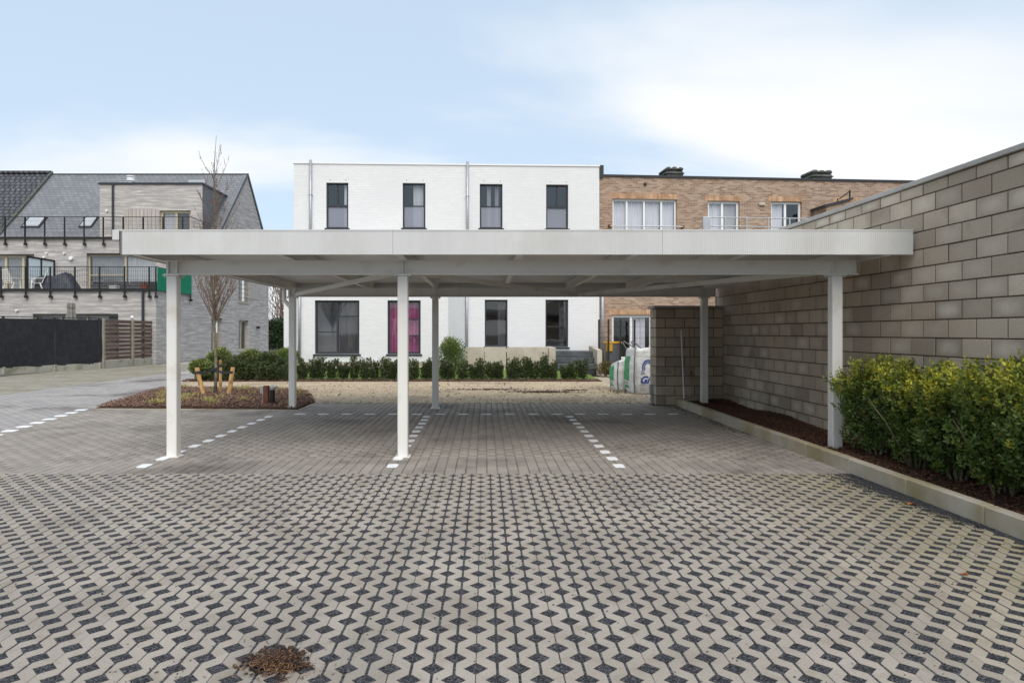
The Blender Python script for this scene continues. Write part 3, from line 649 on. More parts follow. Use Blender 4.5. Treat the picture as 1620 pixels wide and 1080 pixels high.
# ribbed fascia: three front panels, three rear, two sides
def fascia(p, q, z0=2.405, z1=2.686, pitch=.0215):
    p = Vector((*p, 0)); q = Vector((*q, 0)); d = (q-p); L = d.length; d.normalize(); nrm = Vector((d.y, -d.x, 0)); n = int(L/pitch); V = []; F = []; k = 0
    prof = []
    for i in range(n):
        s_ = L*i/n; prof += [(s_, 0), (s_+L/n*.72, 0), (s_+L/n*.80, -.0028), (s_+L/n*.92, -.0028)]
    prof.append((L, 0)); m = len(prof)
    for z in (z0, z1):
        for s_, o_ in prof: V.append(p+d*s_+nrm*o_+Vector((0, 0, z)))
    for i in range(m-1): F.append((i, i+1, m+i+1, m+i))
    mb = MB(); mb.add(V, F)
    a = p-nrm*.03; b = q-nrm*.03
    mb.add([p+Vector((0, 0, z0)), q+Vector((0, 0, z0)), b+Vector((0, 0, z0)), a+Vector((0, 0, z0)), p+Vector((0, 0, z1)), q+Vector((0, 0, z1)), b+Vector((0, 0, z1)), a+Vector((0, 0, z1))],
           [(0, 3, 2, 1), (4, 5, 6, 7), (2, 3, 7, 6), (0, 4, 7, 3), (1, 2, 6, 5)])
    o = mb.build('fascia_panel', 'fascia', cp)
    e = p+nrm*.004; f = q+nrm*.004
    MB().add([e+Vector((0, 0, z1-.012)), f+Vector((0, 0, z1-.012)), f+Vector((0, 0, z1+.004)), e+Vector((0, 0, z1+.004)), a+Vector((0, 0, z1+.002)), b+Vector((0, 0, z1+.002)), a+Vector((0, 0, z1+.006)), b+Vector((0, 0, z1+.006))],
        [(0, 1, 2, 3), (3, 2, 7, 6), (0, 4, 5, 1), (4, 6, 7, 5)]).build('edge_trim', 'fascia', o)
for a, b in ((FX0, -1.053), (-1.050, 2.032), (2.035, FX1)): fascia((a, FF), (b, FF))
for a, b in ((FX1, 2.035), (2.032, -1.050), (-1.053, FX0)): fascia((a, FB), (b, FB))
fascia((FX0, FB), (FX0, FF)); 
MB().box(FX0-.085, FX0-.006, FF+.005, FB-.1, 2.575, 2.69).build('gutter', 'fascia', cp)
MB().tube([(-4.04, RY+.14, 2.55), (-4.04, RY+.14, 2.16), (-3.90, RY+.14, 2.0), (-3.87, RY+.14, 1.9), (-3.87, RY+.14, .05)], .045, 12).build('downpipe', 'white_steel', cp, smooth=True)

# ================================================================== block wall, pier, kerb, right-hand bed
WX = 4.93
def block_mesh(L, H, T, ch=.004):
    mb = MB().cbox(0, L, 0, T, 0, H, ch); me = bpy.data.meshes.new('block'); me.from_pydata(mb.v, [], mb.f)
    bm = bmesh.new(); bm.from_mesh(me); bmesh.ops.recalc_face_normals(bm, faces=bm.faces); bm.to_mesh(me); bm.free(); me.materials.append(MATS['block_single']); return me
wall = thing('block_wall', 'tall boundary wall of large grey concrete blocks with a flat coping', 'wall', (WX+.1, 4, 0))
MB().box(WX+.007, WX+.183, -3.0, 14.08, -.15, 3.185).build('mortar_core', 'mortar', wall)
bl_me = {}
def wall_blocks():
    vis = []; hid = []
    for i in range(-1, 16):
        z = .06+.2*i; h = .187 if i < 15 else .119
        o_ = 0.10 if i % 2 == 0 else .30          # joints of every other course line up
        for k in range(-23, 35):
            y = .4*k-.3+o_+.205
            y0, y1 = max(y, -2.98), min(y+.386, 14.095)
            if y1-y0 < .05: continue
            (vis if (5.3 < y1 and z+h > .05) else hid).append((y0, y1, z, h))
    vis.sort(key=lambda q: q[0]); hid += vis[300:]; vis = vis[:300]
    for y0, y1, z, h in vis:
        key = (round(y1-y0, 3), h)
        if key not in bl_me: bl_me[key] = block_mesh(.19, h, y1-y0)
        o = bpy.data.objects.new('block', bl_me[key]); COL.objects.link(o); o.parent = wall
        o.location = Vector((WX+random.gauss(0, .0012), y0, z))-wall.location; o.rotation_euler = (0, random.gauss(0, .002), random.gauss(0, .0025))
    mb = MB()
    for y0, y1, z, h in hid: mb.box(WX+random.gauss(0, .001), WX+.19, y0, y1, z, z+h)
    tag(mb.build('block_courses', 'block_mass', wall), kind='stuff')
wall_blocks()
for k in range(-4, 15):
    y0 = .71+k-1; y1 = min(y0+.994, 14.13)
    if y1 > y0: MB().cbox(WX-.035, WX+.225, max(y0, -3), y1, 3.19, 3.243, .005).build('coping_stone', 'coping', wall)
pier = thing('block_pier', 'short grey block wing wall with coping at the end of the carport', 'wall', (4.2, 13.8, 0))
MB().box(3.548, 4.93, 13.608, 14.072, -.1, 2.0).build('mortar_core', 'mortar', pier)
def pier_blocks():
    x_l, x_r = 3.54, 4.926
    for i in range(10):
        z = .012+.2*i; st_ = [0, .4, .8, 1.2] if i % 2 else [0, .2, .6, 1.0]
        for a, b in zip(st_, st_[1:]+[x_r-x_l+.01]):
            key = ('p', round(b-a, 3))
            if key not in bl_me:
                bl_me[key] = block_mesh(b-a-.013, .187, .235)
            o = bpy.data.objects.new('block', bl_me[key]); COL.objects.link(o); o.parent = pier; o.location = Vector((x_l+a+random.gauss(0, .001), 13.6+random.gauss(0, .0015), z))-pier.location
            o = bpy.data.objects.new('block', bl_me[key]); COL.objects.link(o); o.parent = pier; o.location = Vector((x_l+a+random.gauss(0, .001), 13.845, z))-pier.location
    MB().cbox(3.49, 4.925, 13.55, 14.13, 2.01, 2.062, .005).build('coping_stone', 'coping', pier)
pier_blocks()
eb = thing('electric_box', 'small grey cable box with conduit on the end of the block pier', 'electric box', (3.52, 13.85, 0))
MB().cbox(3.47, 3.537, 13.80, 13.90, .20, .42, .008).build('housing', 'grey_box', eb); MB().tube([(3.51, 13.85, .0), (3.51, 13.85, .2)], .018, 8).build('conduit', 'grey_box', eb)
MB().tube([(3.505, 13.82, .13), (3.505, 13.88, .13)], .025, 8).build('bracket', 'grey_box', eb)
kerb = thing('kerb', 'raised concrete kerb edging the bark bed beside the block wall', 'kerb', (KX+.05, 8, 0))
for k in range(-6, 11):
    y0 = 3.0+k*.957+.28; MB().cbox(KX, KX+.10, y0, y0+.951, -.12, .152+random.uniform(-.003, .003), .012).build('kerb_stone', 'kerb', kerb)
RBED = [(KX+.10, -2.5), (WX, -2.5), (WX, 13.6), (KX+.10, 13.3)]
def rbed():
    nx, ny = 10, 180; mb = MB()
    for j in range(ny+1):
        for i in range(nx+1):
            x = KX+.095+i*(WX+.01-KX-.095)/nx; y = -2.5+j*16.05/ny; mb.v.append((x, y, .095+.02*math.sin(y*1.9)+.015*math.sin(x*9+y*3)+random.uniform(-.008, .008)+(.03*(x-KX))))
    for j in range(ny):
        for i in range(nx): a = j*(nx+1)+i; mb.f.append((a, a+1, a+nx+2, a+nx+1))
    b = tag(mb.build('bark_border', 'mulch_base'), kind='structure')
    X, Y = sample(RBED, 21000); k = Y > 3.5; X = X[k]; Y = Y[k]
    Z = .095+.02*np.sin(Y*1.9)+.015*np.sin(X*9+Y*3)+.03*(X-KX)
    o = chips('bark_mulch', X, Y, Z, .015, .055, .006, .018, 'mulch_chip', b, .5, .018); tag(o, kind='stuff')
    n = 160; X = np.full(n, KX-.02)-np.abs(RNG.normal(0, .1, n)); Y = RNG.uniform(9.5, 13.4, n)
    tag(chips('bark_litter', X, Y, np.full(n, .004), .02, .05, .008, .02, 'litter_dark', None, .3, .004), 'dark bark crumbs scattered on the pavers along the kerb', 'bark litter', kind='stuff')
rbed()

# ================================================================== windows and walls for buildings (local frame: x along the facade, y inwards, z up)
def wall_open(mb, u0, u1, z0, z1, ops, rec=.12, y=0.0):
    us = sorted({u0, u1, *[q for o in ops for q in o[:2]]}); zs = sorted({z0, z1, *[q for o in ops for q in o[2:4]]})
    us = [u for u in us if u0-1e-6 <= u <= u1+1e-6]; zs = [z for z in zs if z0-1e-6 <= z <= z1+1e-6]
    for a, b in zip(us, us[1:]):
        for c, d in zip(zs, zs[1:]):
            m, n = (a+b)/2, (c+d)/2
            if any(o[0] < m < o[1] and o[2] < n < o[3] for o in ops): continue
            mb.add([(a, y, c), (b, y, c), (b, y, d), (a, y, d)], [(0, 1, 2, 3)])
    for a, b, c, d in [o[:4] for o in ops]:
        c2 = max(c, z0)
        mb.add([(a, y, c2), (a, y+rec, c2), (a, y+rec, d), (a, y, d)], [(0, 1, 2, 3)]); mb.add([(b, y, c2), (b, y, d), (b, y+rec, d), (b, y+rec, c2)], [(0, 1, 2, 3)])
        mb.add([(a, y, d), (a, y+rec, d), (b, y+rec, d), (b, y, d)], [(0, 1, 2, 3)]); mb.add([(a, y, c2), (b, y, c2), (b, y+rec, c2), (a, y+rec, c2)], [(0, 1, 2, 3)])
    return mb
def curtain(parent, u0, u1, z0, z1, y, mat, amp=.022, wl=.13):
    n = max(8, int((u1-u0)/.03)); mb = MB(); ph = random.uniform(0, 6)
    for i in range(n+1):
        u = u0+(u1-u0)*i/n; yy = y+amp*math.sin(u/wl*6.28+ph)+amp*.5*math.sin(u/wl*2.7+ph*2)
        mb.v += [(u, yy, z0), (u, yy+random.uniform(-.005, .005), z1)]
    mb.f = [(2*i, 2*i+2, 2*i+3, 2*i+1) for i in range(n)]; return mb.build('curtain', mat, parent, local=True, smooth=True)
def window(par, u0, u1, z0, z1, mat, cols=(0, 1), rows=None, fw=.06, rec=.10, y=0.0, sill=True, glass='glass', curt=None, room=True, sillmat=None, gl=None, name='window'):
    mb = MB(); a, b = y+rec, y+rec+.07; e = .001
    mb.box(u0+e, u0+fw, a, b, z0+e, z1-e).box(u1-fw, u1-e, a, b, z0+e, z1-e).box(u0+fw, u1-fw, a+.001, b-.001, z0+e, z0+fw).box(u0+fw, u1-fw, a+.001, b-.001, z1-fw, z1-e)
    iu0, iu1, iz0, iz1 = u0+fw, u1-fw, z0+fw, z1-fw; panes = []
    for i, (c0, c1) in enumerate(zip(cols, cols[1:])):
        x0 = iu0+(iu1-iu0)*c0; x1 = iu0+(iu1-iu0)*c1
        if i > 0: mb.box(x0-fw/2, x0+fw/2, a+.002, b-.002, iz0, iz1); x0 += fw/2
        if i < len(cols)-2: x1 -= fw/2
        rr = rows[i] if rows else (0, 1)
        for j, (r0, r1) in enumerate(zip(rr, rr[1:])):
            q0 = iz0+(iz1-iz0)*r0; q1 = iz0+(iz1-iz0)*r1
            if j > 0: mb.box(x0, x1, a+.003, b-.003, q0-fw*.3, q0+fw*.3)
            panes.append((x0, x1, q0, q1, i, j))
    w_ = mb.build(name, mat, par, local=True)
    for k, (x0, x1, q0, q1, i, j) in enumerate(panes):
        MB().add([(x0, a+.035, q0), (x1, a+.035, q0), (x1, a+.035, q1), (x0, a+.035, q1)], [(0, 1, 2, 3)]).build('pane', (gl or {}).get((i, j), glass), w_, local=True)
    if sill: MB().box(u0-.05, u1+.05, y-.045, y+rec-.001, z0-.055, z0-.001).build('sill', sillmat or mat, w_, local=True)
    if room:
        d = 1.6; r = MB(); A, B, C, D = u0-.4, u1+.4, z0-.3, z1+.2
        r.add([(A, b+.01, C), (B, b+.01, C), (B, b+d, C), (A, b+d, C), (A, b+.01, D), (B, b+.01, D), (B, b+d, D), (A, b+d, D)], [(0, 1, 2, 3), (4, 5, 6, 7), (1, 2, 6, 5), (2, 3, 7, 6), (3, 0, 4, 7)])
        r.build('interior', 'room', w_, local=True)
    for c in (curt or []): curtain(w_, iu0+(iu1-iu0)*c[0], iu0+(iu1-iu0)*c[1], z0, z1-.02, b+.06, c[2], *(c[3:]))
    return w_
class Facade:
    """a facade plane through (x, y), turned by a: picture columns and rows become metres along and up that plane"""
    def __init__(s, X0, Y0, a): s.X0, s.Y0, s.c, s.s = X0, Y0, math.cos(a), math.sin(a)
    def u(s, x): k = (x-VX)/FPX; return (k*s.Y0-s.X0)/(s.c-k*s.s)
    def z(s, x, y): return pz(y, s.Y0+s.u(x)*s.s)
    def rect(s, x0, x1, y0, y1): xm = (x0+x1)/2; return (s.u(x0), s.u(x1), s.z(xm, y1), s.z(xm, y0))

# ================================================================== white painted brick apartment house
WA = math.atan2(.46, 11.23); WHX, WHY = -6.97, 24.0
wh = thing('white_house', 'white painted brick apartment house with flat roof and dark window frames', 'house', (WHX, WHY, 0), WA)
fu = Facade(WHX, WHY, WA); WW = 11.24; WT = 7.66
YX = -1.40                                   # ground floor projects by this much (local y)
def white_house():
    up = [fu.rect(516, 551, 289, 361), fu.rect(637, 673, 289.5, 361), fu.rect(759, 795, 291, 361), fu.rect(864, 899, 292, 362)]
    low = [fu.rect(767, 803, 474, 548), fu.rect(863, 899, 474, 549)]
    wall_open(MB(), 0, WW, .0, WT-.001, up+low).build('front_wall', 'brick_white', wh, local=True)
    MB().add([(0, 0, 0), (0, 9, 0), (0, 9, WT), (0, 0, WT), (WW, 0, 0), (WW, 9, 0), (WW, 9, WT), (WW, 0, WT)], [(0, 1, 2, 3), (4, 7, 6, 5), (1, 5, 6, 2), (3, 2, 6, 7)]).build('outer_walls', 'brick_white', wh, local=True)
    MB().box(-.03, WW+.02, -.035, 9.03, WT+.001, WT+.055).build('coping', 'alu_white', wh, local=True)
    fl = Facade(WHX-math.sin(WA)*YX, WHY+math.cos(WA)*YX, WA)
    ex = [fl.rect(498, 568.5, 475, 560), fl.rect(613, 665.5, 475, 560)]; xr = fl.u(709); xb = fu.u(737); T = 4.0
    o = wall_open(MB(), 0, xr, .0, T, ex, y=YX); o.add([(xr, YX, 0), (xb, -.002, 0), (xb, -.002, T), (xr, YX, T), (0, YX, T), (0, -.002, T), (0, YX, 0), (0, -.002, 0)], [(0, 1, 2, 3), (4, 3, 2, 5), (6, 4, 5, 7)])
    o.build('ground_floor_bay', 'brick_white', wh, local=True)
    MB().prism([(-.03, YX-.03), (xr+.02, YX-.03), (xb+.03, -.004), (-.03, -.004)], T+.001, T+.05).build('bay_coping', 'alu_white', wh, local=True)
    A = 'anthracite'
    # upper windows: one half is a glass balustrade
    def top(r, v, c):
        ww = window(wh, *r, A, cols=(0, 1), rows=[(0, .5, 1)], fw=.055, gl={(0, 0): 'glass_frost'}, curt=c, sill=True)
        if v:
            m = (r[0]+r[1])/2; zz = (r[2]+r[3])/2; MB().box(m-.02, m+.02, .101, .165, zz+.03, r[3]-.058).build('glazing_bar', A, ww, local=True)
            MB().box(r[0]+.056, r[1]-.056, .098, .166, zz-.045, zz+.035).build('transom', A, ww, local=True)
        return ww
    top(up[0], 1, [(.82, 1, 'curtain_white')]); top(up[1], 0, [(.45, .95, 'curtain_grey')]); top(up[2], 0, [(.3, .5, 'curtain_dim'), (.7, .9, 'curtain_dim')]); top(up[3], 1, [])
    window(wh, *low[0], A, rows=[(0, 1)], fw=.055, curt=[(.6, .98, 'curtain_dark')]); window(wh, *low[1], A, rows=[(0, .13, .43, 1)], fw=.055, curt=[(.65, .95, 'curtain_dark')])
    window(wh, *ex[0], A, cols=(0, .5, 1), rows=[(0, .4, 1), (0, .72, 1)], fw=.07, y=YX, curt=[(.53, .97, 'curtain_dark', .05, .2)])
    window(wh, *ex[1], A, cols=(0, .42, 1), rows=[(0, 1), (0, .33, .66, 1)], fw=.07, y=YX, curt=[(0, 1, 'curtain_pink', .05, .22)])
    for uu in (fu.u(492), fu.u(739.5)):
        MB().tube([(uu, -.07, 3.9), (uu, -.07, WT+.12)], .05, 10).build('downpipe', 'zinc', wh, local=True, smooth=True)
        for z in (5.2, 6.5): MB().box(uu-.065, uu+.065, -.125, -.0, z, z+.03).build('pipe_bracket', 'zinc', wh, local=True)
    for uu, y in ((fl.u(474.5), YX-.07), (fu.u(738.5), -.07)):
        MB().tube([(uu, y, .2), (uu, y, 3.85)], .05, 10).build('downpipe', 'zinc', wh, local=True, smooth=True)
    for (a, b, c, d) in up:          # small weep vents over the lintels
        for q in (a+.15, b-.08): MB().box(q-.008, q+.008, -.006, .0, d+.08, d+.12).build('weep_vent', 'anthracite', wh, local=True)
    MB().box(WW-.0, WW+.16, -.02, 9, 7.25, WT+.06).build('party_wall_cap', 'anthracite', wh, local=True)
white_house()

# ================================================================== tan brick apartment house
BA = math.atan2(1.0, 12.24); BHX, BHY = 4.27, 24.5
bh = thing('brick_house', 'tan brick apartment house with flat roof, white window frames and roof railings', 'house', (BHX, BHY, 0), BA)
fb = Facade(BHX, BHY, BA); BT = 7.31
def brick_house():
    Wd = 19.0
    ops = [fb.rect(969, 1071, 315, 388), fb.rect(1120, 1170, 318, 388), fb.rect(1220, 1268.5, 319, 388), fb.rect(1322, 1372, 321, 388), fb.rect(968, 1062, 498, 568)]
    wall_open(MB(), 0, Wd, 0, BT, ops).build('front_wall', 'brick_tan', bh, local=True)
    MB().add([(0, .01, 0), (0, 9, 0), (0, 9, BT), (0, .01, BT), (Wd, 0, 0), (Wd, 9, 0), (Wd, 9, BT), (Wd, 0, BT)], [(4, 7, 6, 5), (1, 5, 6, 2), (3, 2, 6, 7)]).build('outer_walls', 'brick_tan', bh, local=True)
    MB().box(.17, Wd+.03, -.05, 9.04, BT+.001, BT+.075).build('roof_edge', 'anthracite', bh, local=True)
    # upright brick courses over the openings
    for a, b, c, d in ops:
        n = int((b-a+.2)/.075); lb = MB()
        for i in range(n):
            u = a-.1+i*.075; lb.box(u, u+.066, -.004, .02, d+.004, d+.205)
        tag(lb.build('soldier_course', 'brick_tan_plain', bh, local=True), kind='stuff')
    A = 'alu_white'
    window(bh, *ops[0], A, cols=(0, .215, .5, .785, 1), fw=.07, curt=[(0, .21, 'curtain_white'), (.23, .49, 'curtain_white'), (.51, .77, 'curtain_white'), (.79, 1, 'curtain_white')], sill=False)
    window(bh, *ops[1], A, cols=(0, .48, 1), fw=.08, curt=[(0, .47, 'curtain_white'), (.5, 1, 'curtain_grey')], sill=False)
    window(bh, *ops[2], A, cols=(0, .5, 1), fw=.08, curt=[(0, .47, 'curtain_white')], sill=False)
    window(bh, *ops[3], A, cols=(0, .35, 1), fw=.08, curt=[(.5, 1, 'curtain_grey')], sill=False)
    window(bh, *ops[4], A, cols=(0, .32, .68, 1), fw=.09, curt=[(.36, .6, 'curtain_white', .05), (.72, .95, 'curtain_grey')], sill=False)
    z0 = fb.z(1010, 358.5)          # safety bar in front of the four-light window
    r = MB().tube([(ops[0][0]-.12, -.10, z0), (ops[0][1]+.2, -.10, z0)], .022, 8).build('guard_bar', 'zinc', bh, local=True)
    for u in (ops[0][0]-.12, ops[0][1]+.2): MB().box(u-.05, u+.05, -.11, -.001, z0-.04, z0+.05).build('bar_bracket', 'rust', r, local=True)
    # balcony with railing
    b0, b1 = fb.u(1096), fb.u(1262); zt = fb.z(1150, 351); zb = zt-1.0; D = -.95
    MB().box(b0, b1, D, -.002, zb-.18, zb).build('balcony_slab', 'concrete', bh, local=True)
    for zz in (zt, zt-.32, zt-.64):
        MB().tube([(b0+.02, -.05, zz), (b0+.02, D+.04, zz), (b1, D+.04, zz)], .02, 6).build('balcony_rail', 'zinc', bh, local=True)
    for i in range(6):
        u = b0+.02+(b1-b0-.04)*i/5; MB().box(u-.02, u+.02, D+.02, D+.06, zb, zt).build('balcony_post', 'zinc', bh, local=True)
    MB().box(b0+.0, b0+.28, D+.01, D+.03, zb, zt).build('balcony_end_panel', 'zinc', bh, local=True)
    # weathered stub wall with dark sloping cap beside the balcony
    s0, s1 = fb.u(1285), fb.u(1322); q0, q1 = fb.z(1300, 334), fb.z(1300, 323.5)
    mb = MB(); mb.add([(s0, -.9, 4.2), (s1, -.9, 4.2), (s1, -.9, q1), (s0, -.9, q0), (s0, -.002, 4.2), (s1, -.002, 4.2), (s1, -.002, q1), (s0, -.002, q0)], [(0, 1, 2, 3), (1, 5, 6, 2), (3, 2, 6, 7), (4, 0, 3, 7)])
    mb.build('stub_wall', 'brick_tan', bh, local=True)
    MB().add([(s0-.08, -.97, q0-.03), (s1+.06, -.97, q1+.005), (s1+.06, 0, q1+.005), (s0-.08, 0, q0-.03), (s0-.08, -.97, q0+.06), (s1+.06, -.97, q1+.09), (s1+.06, 0, q1+.09), (s0-.08, 0, q0+.06)],
        [(3, 2, 1, 0), (4, 5, 6, 7), (0, 1, 5, 4), (1, 2, 6, 5), (2, 3, 7, 6), (3, 0, 4, 7)]).build('stub_wall_cap', 'anthracite', bh, local=True)
    fr = MB().bar((s1-.45, -.9, q1+.02), (s1-.03, -.9, q1+.33), .03, .03); fr.bar((s1-.03, -.9, q1+.05), (s1-.03, -.9, q1+.36), .04, .04, (0, 1, 0)).bar((s1-.5, -.9, q1-.05), (s1-.5, -.9, q1+.05), .03, .03, (0, 1, 0)); fr.build('iron_bracket', 'black_metal', bh, local=True)
    u = fb.u(1020.5); MB().box(u-.05, u+.05, -.03, 0, fb.z(1020, 294), fb.z(1020, 290)).build('overflow_spout', 'black_metal', bh, local=True)
    u = fb.u(1205); MB().cbox(u-.12, u+.12, -.06, -.001, fb.z(1205, 325.5), fb.z(1205, 320.5), .02).build('wall_vent', 'concrete', bh, local=True)
    for x0, x1, ytop in ((1060, 1089, 268.5), (1296, 1329, 273.5)):
        u0, u1 = fb.u(x0)*1.0, fb.u(x1); zt = fb.z((x0+x1)/2, ytop); zt += (zt-CAMH)*.04; m = MB(); uu = (u1-u0)
        c = MB().cbox(u0+.05, u1, .5, 1.35, BT-.2, zt-.17, .02); c.cbox(u0+.0, u1+.04, .45, 1.4, zt-.29, zt-.235, .02)
        ch = c.build('chimney', 'chimney_dark', bh, local=True)
        n = 3
        for i in range(n): MB().cbox(u0+.03+i*uu/n, u0+.01+(i+1)*uu/n, .45, 1.4, zt-.169, zt+random.uniform(-.02, .0), .06).build('ridge_tile', 'chimney_dark', ch, local=True)
    # blue-grey drainpipe at the joint with the white house
    MB().tube([(.1, -.08, .2), (.1, -.08, 4.0)], .055, 10).build('downpipe', 'zinc', bh, local=True, smooth=True)
brick_house()

# ================================================================== grey brick residence on the left
GX = -15.5; GY = 31.0
gh = thing('grey_house', 'grey long-brick residence with slate roof, brick dormer and railed terraces', 'house', (GX, GY, 0))
def grey_house():
    XL = -46.0; YB, YR = 34.6, 37.6; Z1, Z2 = 3.45, 6.40
    def X(p, Y): return px(p, Y)
    o = off(gh)
    def wo(x0, x1, z0, z1, ops, Y, nm):      # wall in the plane y=Y, world coordinates
        mb = wall_open(MB(), x0, x1, z0, z1, ops, .15, Y); return mb.build(nm, 'brick_grey', gh)
    def win(x0, x1, z0, z1, Y, **k): return window(gh, x0-o.x, x1-o.x, z0, z1, 'cream_frame', y=Y-o.y, rec=.15, **k)
    a0 = (X(52, GY), X(187, GY), .3, 2.33)
    wo(XL, GX, 0, Z1, [a0], GY, 'ground_floor_wall'); win(*a0, GY, cols=(0, .3, .62, 1), sill=False, curt=[(.05, .3, 'curtain_dim'), (.65, 1, 'curtain_dim')])
    MB().box(a0[0], a0[1], GY-.012, GY+.14, a0[3]-.001, a0[3]+.05).build('lintel', 'anthracite', gh)
    b1 = (X(137, YB), X(247, YB), Z1+.05, pz(402, YB)); b2 = (-26.5, X(54, YB), Z1+.05, pz(403.5, YB))
    wo(XL, GX, Z1, Z2, [b1, b2], YB, 'first_floor_wall')
    win(*b1, YB, cols=(0, .54, 1), rows=[(0, .48, 1), (0, 1)], fw=.1, sill=False, curt=[(.02, .52, 'curtain_dim', .03, .1), (.56, 1, 'curtain_grey', .05, .16)])
    win(*b2, YB, cols=(0, .42, .78, 1), fw=.12, sill=False, curt=[(.0, 1, 'curtain_dim')])
    for b in (b1, b2): MB().box(b[0], b[1], YB-.012, YB+.14, b[3]-.001, b[3]+.05).build('lintel', 'anthracite', gh)
    MB().box(XL, GX, GY-.06, YB, Z1, Z1+.05).build('terrace_floor', 'concrete', gh); MB().box(XL, GX, YB-.06, YR+.3, Z2, Z2+.05).build('terrace_floor', 'concrete', gh)
    # gable wall, with openings cut in the (y, z) plane
    gops = [(15.5*FPX/(VX-a), 15.5*FPX/(VX-b), c, d) for a, b, c, d in ((334, 352, .35, 2.33), (377.5, 393.5, .35, 2.27), (335, 351, 3.4, 5.05), (377.5, 393.5, 3.42, 5.15))]
    mb = MB(); tmp = wall_open(MB(), GY, 47.1, 0, 6.4, gops, .2, 0)
    keep = [f for f in tmp.f if not (min(tmp.v[i][0] for i in f) < YB-.01 and max(tmp.v[i][2] for i in f) > Z1+.01 and max(tmp.v[i][0] for i in f) <= gops[0][0]+.01 and max(tmp.v[i][1] for i in f) < .001)]
    mb.add([(GX-v[1], v[0], v[2]) for v in tmp.v], keep)
    mb.add([(GX, GY, Z1), (GX, YB, Z1), (GX, YB, 0), (GX, GY, 0)], [(0, 1, 2, 3)]) if False else None
    zlev = sorted({z for g_ in gops for z in g_[2:]}|{0, 6.4})
    for c, d in zip(zlev, zlev[1:]):          # strip left of the first window, stepping back at the terrace
        if c < Z1-.02 and d <= Z1+.02: continue
        y0 = YB; mb.add([(GX, y0, max(c, Z1)), (GX, gops[0][0], max(c, Z1)), (GX, gops[0][0], d), (GX, y0, d)], [(0, 1, 2, 3)])
    mb.add([(GX, GY+.0, max(z for z in zlev if z < Z1)), (GX, gops[0][0], max(z for z in zlev if z < Z1)), (GX, gops[0][0], Z1), (GX, GY, Z1)], [(0, 1, 2, 3)]) if max(z for z in zlev if z < Z1) < Z1-.02 else None
    mb.add([(GX, YR, 6.4), (GX, 47.1, 6.4), (GX, 47.1, 7.15), (GX, 42.9, 11.72), (GX, YR, 6.45)], [(0, 1, 2, 3, 4)])
    mb.build('gable_wall', 'brick_grey', gh)
    for k, (y0, y1, z0, z1) in enumerate(gops):
        m = MB(); x = GX-.2; ym = (y0+y1)/2
        m.box(x-.06, x, y0, y0+.1, z0, z1).box(x-.06, x, y1-.1, y1, z0, z1).box(x-.059, x-.001, y0+.1, y1-.1, z0, z0+.1).box(x-.059, x-.001, y0+.1, y1-.1, z1-.1, z1).box(x-.058, x-.002, ym-.06, ym+.06, z0+.1, z1-.1)
        ww = m.build('window', 'cream_frame', gh)
        for a, b in ((y0+.1, ym-.06), (ym+.06, y1-.1)): MB().add([(x-.03, a, z0+.1), (x-.03, b, z0+.1), (x-.03, b, z1-.1), (x-.03, a, z1-.1)], [(0, 1, 2, 3)]).build('pane', 'glass', ww)
        MB().add([(x-.25, y0, z0), (x-.25, y1, z0), (x-.25, y1, z1), (x-.25, y0, z1)], [(0, 1, 2, 3)]).build('curtain', 'curtain_dim', ww)
        MB().box(GX-.19, GX+.04, y0-.05, y1+.05, z0-.06, z0-.002).build('sill', 'concrete', ww)
        if k >= 2:
            for i in range(4): MB().tube([(GX-.03, y0, z0+.3+i*.28), (GX-.03, y1, z0+.3+i*.28)], .014, 6).build('guard_bar', 'black_metal', ww)
    # weathered timber shutter beside the upper window, and the far timber panel
    y0 = gops[3][1]+.25
    for i in range(8): MB().box(GX+.001, GX+.03, y0+i*.21, y0+i*.21+.2, 3.7, 6.3).build('cladding_board', 'wood_grey', gh)
    # roofs
    T = .12
    mb = MB().add([(-28.3, 37.5, 6.35), (GX+.06, 37.5, 6.35), (GX+.06, 42.9, 11.80), (-28.3, 42.9, 11.80), (-28.3, 37.5-T, 6.35-T*.2), (GX+.06, 37.5-T, 6.35-T*.2), (GX+.06, 42.9, 11.80-T*1.4), (-28.3, 42.9, 11.80-T*1.4)], [(0, 1, 2, 3), (4, 7, 6, 5), (1, 5, 6, 2), (0, 4, 5, 1)])
    rf = mb.build('slate_roof', 'slate', gh)
    MB().add([(-28.3, 42.9, 11.80), (GX+.06, 42.9, 11.80), (GX+.06, 47.25, 7.03), (-28.3, 47.25, 7.03), (GX+.06, 42.9, 11.66), (GX+.06, 47.25, 6.89)], [(0, 1, 2, 3), (1, 4, 5, 2)]).build('rear_roof', 'slate', gh)
    MB().bar((-28.3, 42.9, 11.81), (GX+.07, 42.9, 11.81), .14, .05).build('ridge_cap', 'anthracite', rf)
    MB().bar((GX+.05, 37.5, 6.4), (GX+.05, 42.9, 11.83), .05, .07).build('verge_trim', 'anthracite', rf); MB().bar((GX+.05, 47.25, 7.05), (GX+.05, 42.9, 11.83), .05, .07).build('verge_trim', 'anthracite', rf)
    def on_roof(p, q):      # picture point -> point on the roof slope
        s = (11.80-6.35)/(42.9-37.5); k = (VY-q)/FPX; Y = (CAMH-6.35+37.5*s)/(s-k); return Vector((px(p, Y), Y, CAMH+k*Y))
    nr = Vector((0, -.71, .70))
